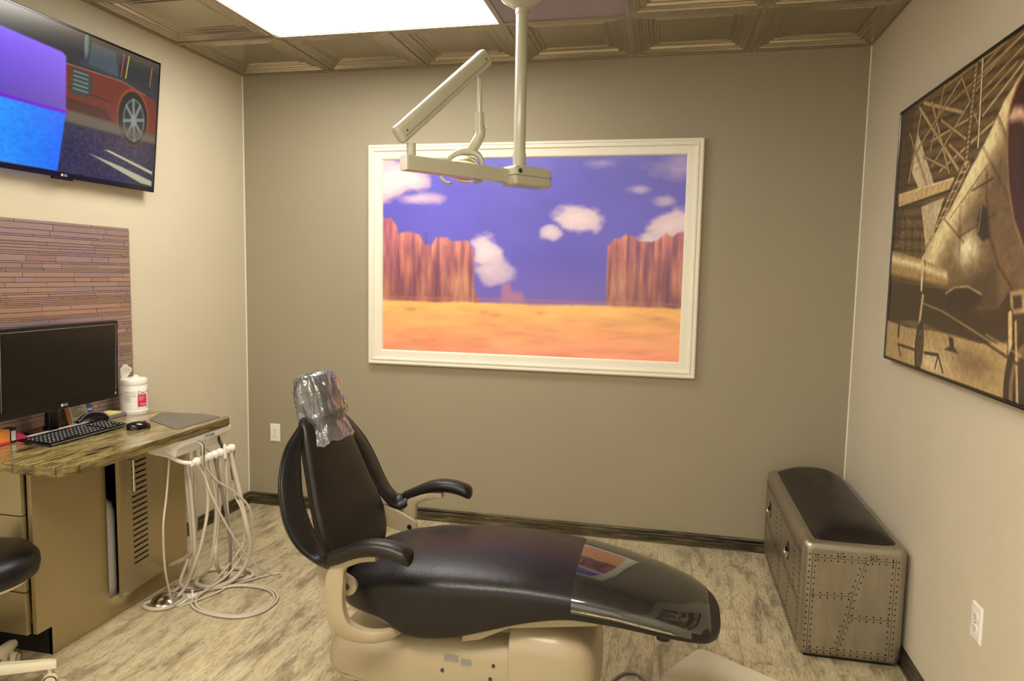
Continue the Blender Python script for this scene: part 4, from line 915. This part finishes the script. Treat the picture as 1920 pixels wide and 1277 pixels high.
    for s in (-1, 1):
        outer = [(1.425, .150, 1.00), (1.428, .245, .940), (1.452, .325, .855), (1.485, .365, .76), (1.515, .372, .69), (1.555, .362, .635), (1.60, .350, .615), (1.66, .345, .635)]
        inner = [(1.445, .130, .985), (1.450, .180, .92), (1.470, .216, .84), (1.492, .243, .77), (1.525, .258, .70), (1.565, .262, .63), (1.612, .290, .572), (1.66, .318, .580)]
        bm = B(); pillow(bm, P(outer, s), P(inner, s), [.02, .03, .034, .034, .032, .034, .03], n=18, per=5, power=2.2); w = finish('side_bolster', bm, M['leather'], t, smooth=True, angle=0)
        bm = B(); tube(bm, P([(x+.006, d+.004, z) for x, d, z in outer], s), .0035, n=6); finish('piping', bm, M['leather'], w, smooth=True)
        arm = [(1.63, .338, .610), (1.68, .340, .632), (1.73, .342, .656), (1.79, .342, .671), (1.85, .342, .670), (1.900, .342, .657), (1.920, .342, .646)]
        bm = B(); A_ = P(arm, s); secs = []
        for i, p in enumerate(smooth_path(A_, 4)):
            f = i/(len(arm)*4-4); rw = np.interp(f, [0, .2, .5, .85, .96, 1], [.020, .030, .038, .040, .032, .016]); rh = np.interp(f, [0, .2, .5, .85, .96, 1], [.024, .026, .026, .026, .022, .012])
            secs.append([(p.x, p.y+rw*math.copysign(abs(math.cos(a))**.8, math.cos(a)), p.z+rh*math.copysign(abs(math.sin(a))**.85, math.sin(a))) for a in [2*PI*k/16 for k in range(16)]])
        loft(bm, secs); ar = finish('armrest', bm, M['leather_b'], t, smooth=True, angle=0)
        bm = B(); p = smooth_path(A_, 4)[12]; tube(bm, [(p.x, p.y+.037*math.cos(a), p.z-.0005+.0265*math.sin(a)) for a in [PI*k/8 for k in range(9)]], .0018, n=6, per=2); finish('seam', bm, M['leather'], ar, smooth=True)
        # cream arm support: flat bent plate
        sp = [(1.80, .330, .636), (1.735, .330, .627), (1.675, .330, .598), (1.655, .330, .54), (1.655, .330, .45), (1.675, .325, .39), (1.73, .305, .355), (1.80, .27, .345), (1.85, .20, .35)]
        bm = B(); P2 = smooth_path(P(sp, s), 5); secs = []; m_ = len(P2)
        for i, p in enumerate(P2):
            d = (P2[min(i+1, m_-1)]-P2[max(i-1, 0)]); d2 = Vector((d.x, 0, d.z)).normalized(); nn = Vector((-d2.z, 0, d2.x)); f = i/(m_-1)
            wd = np.interp(f, [0, .2, .35, .6, .8, 1], [.010, .018, .030, .032, .020, .014]); th = .018
            secs.append([p+nn*wd*a+Vector((0, 1, 0))*th*b for a, b in ((-1, -.7), (-.7, -1), (.7, -1), (1, -.7), (1, .7), (.7, 1), (-.7, 1), (-1, .7))])
        loft(bm, secs); finish('arm_support', bm, M['chaircream'], t, smooth=True, angle=50)
        bm = B(); mt = basis((0, YC+s*.285, 0), (1, 0, 0), (0, 0, 1)); d = Vector((1.70-1.56, 0, .492-.60)); 
        cpl = [(1.575, .50), (1.565, .590), (1.64, .562)]+[(1.675+.034*math.cos(a), .508+.034*math.sin(a)) for a in [math.radians(65-k*20) for k in range(9)]]
        prism(bm, cpl, -.008, .008, mt); lk = finish('hinge_plate', bm, M['chaircream'], t, bevel=.002)
        bm = B(); yb = YC+s*.285; cyl(bm, (1.678, yb-.012, .508), (1.678, yb+.012, .508), .010, n=18); finish('bolt', bm, M['chrome'], lk, smooth=True)
    # rear frame of the back
    bm = B(); pillow(bm, P([(1.40, .08, .95), (1.45, .10, .80), (1.50, .14, .65), (1.56, .2, .50), (1.64, .22, .42)], -1), P([(1.40, .08, .95), (1.45, .10, .80), (1.50, .14, .65), (1.56, .2, .50), (1.64, .22, .42)], 1), .03, n=12); finish('back_shell', bm, M['chaircream'], t, smooth=True, angle=0)
    # headrest and its wrapped plastic bag
    up = Vector((-.26, 0, 1)).normalized(); fw = Vector((1, 0, .26)).normalized(); c = Vector((1.436, YC-.005, 1.055))
    def hs(f, w, th): 
        o_ = []
        for k in range(24):
            a = 2*PI*k/24; o_.append(c+up*f+Vector((0, 1, 0))*math.copysign(abs(math.cos(a))**.6, math.cos(a))*w+fw*math.copysign(abs(math.sin(a))**.7, math.sin(a))*th)
        return o_
    bm = B(); loft(bm, [hs(-.105, .05, .02), hs(-.095, .088, .038), hs(-.05, .10, .046), (hs(.03, .100, .048)), hs(.08, .090, .044), hs(.100, .075, .030), hs(.106, .04, .015)]); hr = finish('headrest', bm, M['leather'], t, smooth=True, angle=0)
    bm = B(); cyl(bm, c-up*.20-fw*.03, c-up*.05-fw*.03, .018, n=16); finish('headrest_post', bm, M['chrome'], t, smooth=True)
    bm = B(); fs = np.linspace(0, 1, 26); ss = []; rnd = random.Random(2)
    for f in fs:
        zz = .122-.262*f; w = np.interp(f, [0, .05, .25, .6, .78, 1], [.03, .088, .110, .112, .104, .120]); th = np.interp(f, [0, .05, .25, .6, .75, 1], [.018, .050, .062, .066, .052, .068]); L_ = []
        for k in range(64):
            a = 2*PI*k/64; p = c+up*zz+Vector((0, 1, 0))*math.copysign(abs(math.cos(a))**.7, math.cos(a))*w+fw*math.copysign(abs(math.sin(a))**.75, math.sin(a))*th
            g = noise.noise(Vector((a*3.2, f*2.2, 3)))*.010+noise.noise(Vector((math.cos(a)*7+f*5, math.sin(a)*7, f*6)))*.012
            dr = (p-(c+up*zz)).normalized(); p += dr*g+up*noise.noise(Vector((a*2, 5, f)))*.01*f; L_.append(p)
        ss.append(L_)
    R_ = [[bm.verts.new(p) for p in q] for q in ss]
    for a, b in zip(R_, R_[1:]):
        for k in range(64): bm.faces.new((a[k], a[(k+1) % 64], b[(k+1) % 64], b[k]))
    bm.faces.new(R_[0])
    tag(finish('plastic_bag', bm, M['bag'], t, smooth=True, angle=0), 'crinkled clear plastic bag over the headrest')
    # base
    def rr(x, yc, w, zb, zt, r=.05, n=4):
        o_ = []
        for cy, cz, a0 in ((w-r, zt-r, 0), (-w+r, zt-r, 90), (-w+.02, zb+.02, 180), (w-.02, zb+.02, 270)):
            rr_ = r if a0 < 180 else .02
            for k in range(n+1): a = math.radians(a0+90*k/n); o_.append((x, yc+cy+rr_*math.cos(a), cz+rr_*math.sin(a)))
        return o_
    BY = YC-.005
    bm = B(); loft(bm, [rr(1.540, BY, .13, .165, .215, .03), rr(1.552, BY, .165, .15, .245, .04), rr(1.60, BY, .195, .135, .268, .05), rr(1.75, BY, .210, .115, .290, .05), rr(2.0, BY, .215, .095, .320, .05), rr(2.22, BY, .215, .09, .335, .05), rr(2.24, BY, .215, .09, .335, .05)])
    finish('base_cover', bm, M['chaircream'], t, smooth=True, angle=50)
    bm = B(); loft(bm, [rr(2.205, BY, .205, .09, .375, .05), rr(2.212, BY, .225, .085, .388, .06), rr(2.25, BY, .228, .085, .395, .07), rr(2.36, BY, .228, .085, .390, .07), rr(2.44, BY, .215, .085, .365, .07), rr(2.475, BY, .190, .09, .325, .07), rr(2.488, BY, .15, .11, .28, .07)])
    finish('base_cover', bm, M['chaircream'], t, smooth=True, angle=50)
    # moulded arch on the near side, thin lower rim
    bm = B(); mt = basis((0, BY-.208, 0), (1, 0, 0), (0, 0, 1)); arch = [(1.98, .11), (2.02, .15), (2.07, .188), (2.14, .21), (2.28, .212), (2.38, .205), (2.43, .18), (2.445, .12), (2.445, .10)]
    prism(bm, arch, 0, .030, mt); finish('moulded_panel', bm, M['chaircream'], t, bevel=.012, seg=3)
    bm = B(); loft(bm, [rr(1.56, BY, .16, .138, .152, .006), rr(1.62, BY, .197, .122, .138, .006), rr(2.2, BY, .217, .078, .094, .006), rr(2.46, BY, .217, .072, .088, .006)]); finish('lower_rim', bm, M['chaircream'], t)
    finish('floor_plate', boxo(1.60, 2.42, YC-.17, YC+.17, 0, .020), M['silver'], t, bevel=.006)
    for s in (-1, 1): bm = B(); tube(bm, [(1.68, YC+s*.15, .02), (1.655, YC+s*.15, .06), (1.68, YC+s*.15, .10), (1.80, YC+s*.15, .13)], .020, n=12); finish('base_tube', bm, M['leather_b'], t, smooth=True)
    bm = B(); tube(bm, [(1.63, YC-.17, .008), (1.628, YC-.175, .05), (1.65, YC-.175, .09), (1.69, YC-.16, .115)], .003, n=8); finish('cable', bm, M['blackm'], t, smooth=True)
    finish('lift_column', boxo(1.85, 2.30, YC-.13, YC+.13, .02, .37), M['chaircream'], t)
    bm = B()
    for x, z in ((1.985, .222), (2.16, .262), (2.15, .215)): prism(bm, [(x+.006*math.cos(k*.6), z+.006*math.sin(k*.6)) for k in range(10)], .0, .0105, mt)
    finish('screw', bm, M['ink'], t)
    bm = B(); m2 = basis((0, BY-.2155, 0), (1, 0, 0), (0, 0, 1))
    for k in range(7): box(bm, 1.99, 2.04, .278-k*.0035, .280-k*.0035, 0, .0012, mtx=m2); box(bm, 2.05, 2.085, .270-k*.0035, .272-k*.0035, 0, .0012, mtx=m2)
    finish('rating_label', bm, M['greyp'], t)
dental_chair()
# ------------------------------------------------------------------ utility box and cord by the chair toe
def utility_box():
    t = thing('utility_box', 'low cream plastic box on the floor in front of the metal bench', 'floor box', (2.84, -1.37, 0), (0, 0, math.radians(-31.6)))
    def rp(w, d, r, x0=0, y0=0):
        o_ = []
        for cx, cy, a0 in ((x0+w-r, y0-r, 0), (x0+r, y0-r, 90), (x0+r, y0-d+r, 180), (x0+w-r, y0-d+r, 270)):
            for k in range(6): a = math.radians(a0+90*k/5); o_.append((cx+r*math.cos(a), cy+r*math.sin(a)))
        return o_
    bm = B(); prism(bm, rp(.36, .30, .035), .0, .095); finish('body', bm, M['chaircream'], t, local=True, bevel=.006)
    bm = B(); loft(bm, [[(x, y, .095) for x, y in rp(.36, .30, .035)], [(x, y, .112) for x, y in rp(.36, .30, .035)], [(x, y, .122) for x, y in rp(.34, .28, .03, .01, -.01)]]); finish('lid', bm, M['cream'], t, local=True, bevel=.004)
utility_box()
bm = B(); tube(bm, [(2.50, -1.62, .006), (2.515, -1.52, .006), (2.56, -1.44, .006), (2.61, -1.43, .006), (2.645, -1.48, .006), (2.66, -1.56, .006), (2.665, -1.63, .006)], .0055, n=8, per=8)
tag(finish('power_cord', bm, M['hose_d'], None, smooth=True), 'grey cord looping on the floor between the dental chair base and the cream floor box', 'cord')
# ------------------------------------------------------------------ ceiling mounted dental lamp
def lamp():
    t = thing('dental_lamp', 'cream ceiling mounted dental examination lamp on a pole with jointed arms', 'lamp', (2.02, -1.05, RH))
    C_ = Vector((2.022, -1.05, 0))
    bm = B(); lathe(bm, [(.028, -.094), (.045, -.085), (.085, -.060), (.105, -.030), (.110, .002)], (C_.x, C_.y, RH)); finish('canopy', bm, M['lampcream'], t, smooth=True)
    bm = B(); cyl(bm, (C_.x, C_.y, 2.06), (C_.x, C_.y, 2.68), .0255, n=32); finish('pole', bm, M['lampcream'], t, smooth=True)
    bm = B(); cyl(bm, (C_.x, C_.y, 2.000), (C_.x, C_.y, 2.062), .0285, n=32); finish('collar', bm, M['lampcream'], t, smooth=True); bm = B(); cyl(bm, (C_.x, C_.y, 2.64), (C_.x, C_.y, 2.665), .029, n=32); finish('collar', bm, M['lampcream'], t, smooth=True)
    a = Vector((.64, .77, 0)).normalized(); up = Vector((0, 0, 1)); hub = Vector((2.03, -1.05, 1.965))
    mt = basis(hub, a, (-a.y, a.x, 0))
    h = finish('hub', boxo(-.070, .135, -.052, .052, -.046, .040, mtx=mt), M['lampcream'], t, bevel=.016, seg=4)
    bm = B(); rings(bm, .2052, .1042, [(0, 0), (0, .002)], mt @ Matrix.Translation((-.0701, -.0521, -.004)), cap=False); finish('seam', bm, M['ink'], h)
    bm = B(); cyl(bm, mt @ Vector((-.045, -.056, .015)), mt @ Vector((-.045, -.050, .015)), .009, n=16); finish('bolt', bm, M['ink'], h)
    p = Vector((1.985, -1.075, 1.962)); q = Vector((1.664, -1.490, 1.962)); m1 = basis(q, p-q, (-(p-q).y, (p-q).x, 0)); L = (p-q).length
    finish('lower_arm', boxo(.004, L, -.024, .024, -.030, .028, mtx=m1), M['lampcream'], t, bevel=.004)
    finish('end_cap', boxo(-.004, .004, -.0235, .0235, -.0295, .0275, mtx=m1), M['white'], t, bevel=.002)
    bm = B(); cyl(bm, q+Vector((.02, .028, .026)), q+Vector((.02, .028, .075)), .018, n=24); finish('pivot', bm, M['lampcream'], t, smooth=True)
    p1 = Vector((1.650, -1.505, 2.060)); p2 = Vector((1.890, -1.150, 2.440)); d = p2-p1; side = Vector((d.y, -d.x, 0)).normalized(); m2 = basis(p1, d, side); L2 = d.length
    ua = finish('upper_arm', boxo(-.01, L2+.01, -.024, .024, -.036, .036, mtx=m2), M['lampcream'], t, bevel=.018, seg=4)
    bm = B(); box(bm, .01, L2-.01, .0236, .0246, .012, .0135, mtx=m2); box(bm, .01, L2-.01, -.0246, -.0236, -.0135, -.012, mtx=m2); finish('seam', bm, M['ink'], ua)
    bm = B()
    for f in (.03, L2-.02): 
        for s in (-1, 1): cyl(bm, m2 @ Vector((f, s*.023, 0)), m2 @ Vector((f, s*.0255, 0)), .004, n=10)
    finish('screw', bm, M['ink'], ua)
    hp = Vector((1.870, -1.155, 0))
    bm = B(); cyl(bm, (hp.x, hp.y, 2.20), (hp.x, hp.y, 2.40), .0105, n=20); finish('drop_rod', bm, M['lampcream'], t, smooth=True)
    bm = B(); tube(bm, [(hp.x, hp.y, 2.215), (hp.x+.002, hp.y, 2.16), (hp.x+.004, hp.y, 2.125), (hp.x-.018, hp.y, 2.085), (hp.x-.042, hp.y, 2.055)], [.018, .020, .022, .023, .018], n=14); finish('neck', bm, M['lampcream'], t, smooth=True)
    bm = B(); cyl(bm, (hp.x+.018, hp.y-.005, 2.150), (hp.x+.034, hp.y-.01, 2.150), .005, n=10); finish('thumb_screw', bm, M['chrome'], t, smooth=True)
    hc = Vector((1.808, -1.155, 1.985))
    bm = B(); yk = [(hc.x-.080, hc.y, hc.z+.005), (hc.x-.072, hc.y, hc.z+.040), (hc.x-.030, hc.y, hc.z+.066), (hc.x+.020, hc.y, hc.z+.072), (hc.x+.066, hc.y, hc.z+.050), (hc.x+.080, hc.y, hc.z+.005)]
    tube(bm, yk, [.008, .010, .016, .018, .011, .008], n=12); finish('yoke', bm, M['lampcream'], t, smooth=True)
    tilt = Matrix.Rotation(math.radians(-14), 3, 'X')
    bm = B(); lathe(bm, [(.070, -.006), (.073, 0), (.068, .020), (.048, .040), (.020, .050), (0, .052)], hc, n=36, axis=tilt); finish('reflector', bm, M['gold'], t, smooth=True)
    bm = B(); lathe(bm, [(.074, -.008), (.0765, -.004), (.0765, .002), (.074, .004)], hc, n=36, axis=tilt); finish('rim', bm, M['white'], t, smooth=True)
    bm = B(); lathe(bm, [(.073, -.004), (.068, -.026), (.050, -.044), (.025, -.052), (0, -.054)], hc, n=36, axis=tilt); finish('lens_shield', bm, M['lens'], t, smooth=True)
    bm = B(); cyl(bm, hc+Vector((0, 0, -.03)), hc+Vector((0, 0, .02)), .012, n=16); finish('bulb', bm, M['white'], t, smooth=True)
    pm = basis(hc+tilt @ Vector((.022, -.052, -.040)), (1, 0, 0), tilt @ Vector((0, -.45, 1))); 
    pl = finish('label_plate', boxo(-.018, .018, -.009, .009, -.002, .003, mtx=pm), M['black'], t, bevel=.002); text('plate_lettering', 'LO', .012, pm @ Matrix.Translation((0, 0, .0034)), M['inklight'], pl)
    for s in (-1, 1):
        bm = B(); tube(bm, [hc+Vector((s*.078, 0, 0)), hc+Vector((s*.098, -.01, -.010)), hc+Vector((s*.098, -.02, -.038)), hc+Vector((s*.072, -.03, -.060)), hc+Vector((s*.05, -.035, -.064))], .0065, n=10); finish('handle', bm, M['lampcream'], t, smooth=True)
lamp()
# ------------------------------------------------------------------ riveted metal bench with leather cushion
def bench():
    x0, x1, y0, y1, z0, z1 = 3.243, 3.634, -1.135, -.045, .012, .497
    t = thing('storage_bench', 'riveted aluminium storage bench with dark leather cushion against the right wall', 'bench', (3.44, -.6, 0))
    finish('body', boxo(x0, x1, y0, y1, z0, z1), M['alu'], t, bevel=.034, seg=5)
    finish('plinth', boxo(x0+.03, x1-.03, y0+.03, y1-.03, 0, .02), M['blackm'], t)
    bm = B(); nu, nv = 16, 30; cx0, cx1, cy0, cy1 = x0+.040, x1-.028, y0+.022, y1-.02; G = []
    for j in range(nv+1):
        row = []
        for i in range(nu+1):
            u = -1+2*i/nu; v = -1+2*j/nv; row.append(bm.verts.new((cx0+(cx1-cx0)*i/nu, cy0+(cy1-cy0)*j/nv, z1-.004+.062*(1-abs(u)**2.8)*(1-abs(v)**12)**.8)))
        G.append(row)
    for j in range(nv):
        for i in range(nu): bm.faces.new((G[j][i], G[j][i+1], G[j+1][i+1], G[j+1][i]))
    finish('cushion', bm, M['leather_b'], t, smooth=True, angle=0)
    sm = B(); rv = B(); rnd = random.Random(3)
    def seam(p, q, org, X, Y, off=.0105, one=False, edge=.0004):
        mt = basis(org, X, Y); p = Vector((*p, 0)); q = Vector((*q, 0)); d = (q-p); L = d.length; d.normalize(); n = Vector((-d.y, d.x, 0)); 
        c4 = [p+n*.0008, p-n*.0008, q-n*.0008, q+n*.0008]; f = [sm.verts.new(mt @ (v+Vector((0, 0, edge)))) for v in c4]; sm.faces.new(f)
        k = max(2, int(L/.024))
        for i in range(k):
            s_ = (i+.5)/k*L
            for sd in ((1,) if one else (-1, 1)):
                c = mt @ (p+d*s_+n*sd*off); z = (mt.to_3x3() @ Vector((0, 0, 1)))
                cyl(rv, c-z*.001, c+z*.0016, .0036, .0028, n=7)
    F = ((x0, y0, 0), (1, 0, 0), (0, 0, 1)); o = x0
    def S(a, b): seam((a[0]-o, a[1]), (b[0]-o, b[1]), *F)
    S((3.288, .431), (3.59, .440)); S((3.281, .455), (3.277, .040)); S((3.588, .455), (3.584, .045)); S((3.480, .436), (3.437, .284)); S((3.437, .284), (3.425, .190)); S((3.425, .190), (3.385, .045)); S((3.278, .275), (3.437, .283)); S((3.429, .195), (3.586, .200)); S((3.280, .045), (3.584, .048)); S((3.383, .462), (3.385, .436)); S((3.505, .462), (3.508, .438))
    G_ = ((x0, y1, 0), (0, -1, 0), (0, 0, 1)); W_ = y1-y0
    def Q(a, b, **k): seam(a, b, *G_, **k)
    Q((.04, .43), (W_-.04, .43)); Q((W_-.045, .45), (W_-.045, .05)); Q((.045, .45), (.045, .05)); Q((W_*.5, .43), (W_*.5, .05)); Q((.045, .24), (W_*.5, .20)); Q((W_*.5, .24), (W_-.05, .22)); Q((.05, .05), (W_-.05, .05)); Q((W_*.25, .20), (W_*.3, .05)); Q((W_*.75, .22), (W_*.7, .05)); Q((.39, .42), (.44, .22)); Q((.90, .42), (.93, .22))
    tag(finish('seams', sm, M['rivet'], t), kind='stuff'); tag(finish('rivets', rv, M['rivet'], t), kind='stuff')
    for y, z in ((-.228, .325), (-.800, .325)):
        mt = basis((x0, y, z), (0, -1, 0), (0, 0, 1))
        bm = B(); prism(bm, [(.034*math.cos(a), .042*math.sin(a)) for a in [2*PI*k/24 for k in range(24)]], 0, .0012, mt); h = finish('recess_shade', bm, M['dark'], t)  # flat black disc, paints the shade inside the pull
        bm = B(); secs = []
        for i in range(9):
            a = PI+PI*i/8; cx, cy = .034*math.cos(a), .004+.040*math.sin(a); secs.append([mt @ Vector((cx*k, .004+(cy-.004)*k, zz)) for k, zz in ((1, 0), (1, .006), (.55, .014), (.5, .010))])
        loft(bm, secs); finish('cup_pull', bm, M['chrome'], t, smooth=True)
bench()
# ------------------------------------------------------------------ rolling stool at the left edge
def stool():
    c = Vector((.325, -2.175, 0)); t = thing('rolling_stool', 'round black leather stool on cream castor base at the left edge of the photo', 'stool', c); r = .212
    bm = B(); lathe(bm, [(0, .435), (r*.85, .435), (r*.97, .447), (r, .475), (r*.985, .502), (r*.90, .524), (r*.7, .537), (r*.4, .543), (0, .545)], c, n=44); finish('seat', bm, M['leather'], t, smooth=True, angle=0)
    bm = B(); lathe(bm, [(0, .412), (r*.60, .412), (r*.86, .428), (r*.885, .440), (0, .440)], c, n=44); finish('seat_pan', bm, M['cream'], t, smooth=True)
    bm = B(); cyl(bm, c+Vector((0, 0, .10)), c+Vector((0, 0, .28)), .026, n=20); cyl(bm, c+Vector((0, 0, .28)), c+Vector((0, 0, .415)), .016, n=20); finish('gas_column', bm, M['cream'], t, smooth=True)
    bm = B(); cyl(bm, c+Vector((0, 0, .085)), c+Vector((0, 0, .13)), .042, .034, n=24); finish('hub', bm, M['cream'], t, smooth=True)
    for k in range(5):
        a = math.radians(38+72*k); d = Vector((math.cos(a), math.sin(a), 0)); s = Vector((-d.y, d.x, 0)); R = .225
        bm = B(); loft(bm, [[c+d*x+s*w*u+Vector((0, 0, z0+(z1-z0)*v)) for u, v in ((-1, 0), (1, 0), (1, .6), (.6, 1), (-.6, 1), (-1, .6))] for x, w, z0, z1 in ((.03, .024, .09, .125), (R*.6, .019, .078, .110), (R, .016, .070, .098), (R+.022, .013, .068, .092))])
        lg = finish('leg', bm, M['cream'], t, smooth=True, angle=40)
        e = c+d*R; q = e+d*.002
        bm = B(); cyl(bm, (e.x, e.y, .035), (e.x, e.y, .075), .008, n=12)
        for u in (-1, 1): cyl(bm, q+s*u*.006+Vector((0, 0, .0255)), q+s*u*.024+Vector((0, 0, .0255)), .025, .0235, n=28)
        cs = finish('castor', bm, M['cream'], t, smooth=True)
        bm = B()
        for u in (-1, 1):
            n = 28; z = q+Vector((0, 0, .0255))+s*u*.0243
            for i in range(n):
                f = [z+(d*math.cos(x)+Vector((0, 0, 1))*math.sin(x))*R_ for R_, x in ((.018, 2*PI*i/n), (.0225, 2*PI*i/n), (.0225, 2*PI*(i+1)/n), (.018, 2*PI*(i+1)/n))]; bm.faces.new([bm.verts.new(v) for v in f])
        finish('wheel_ring', bm, M['blackm'], cs)
stool()
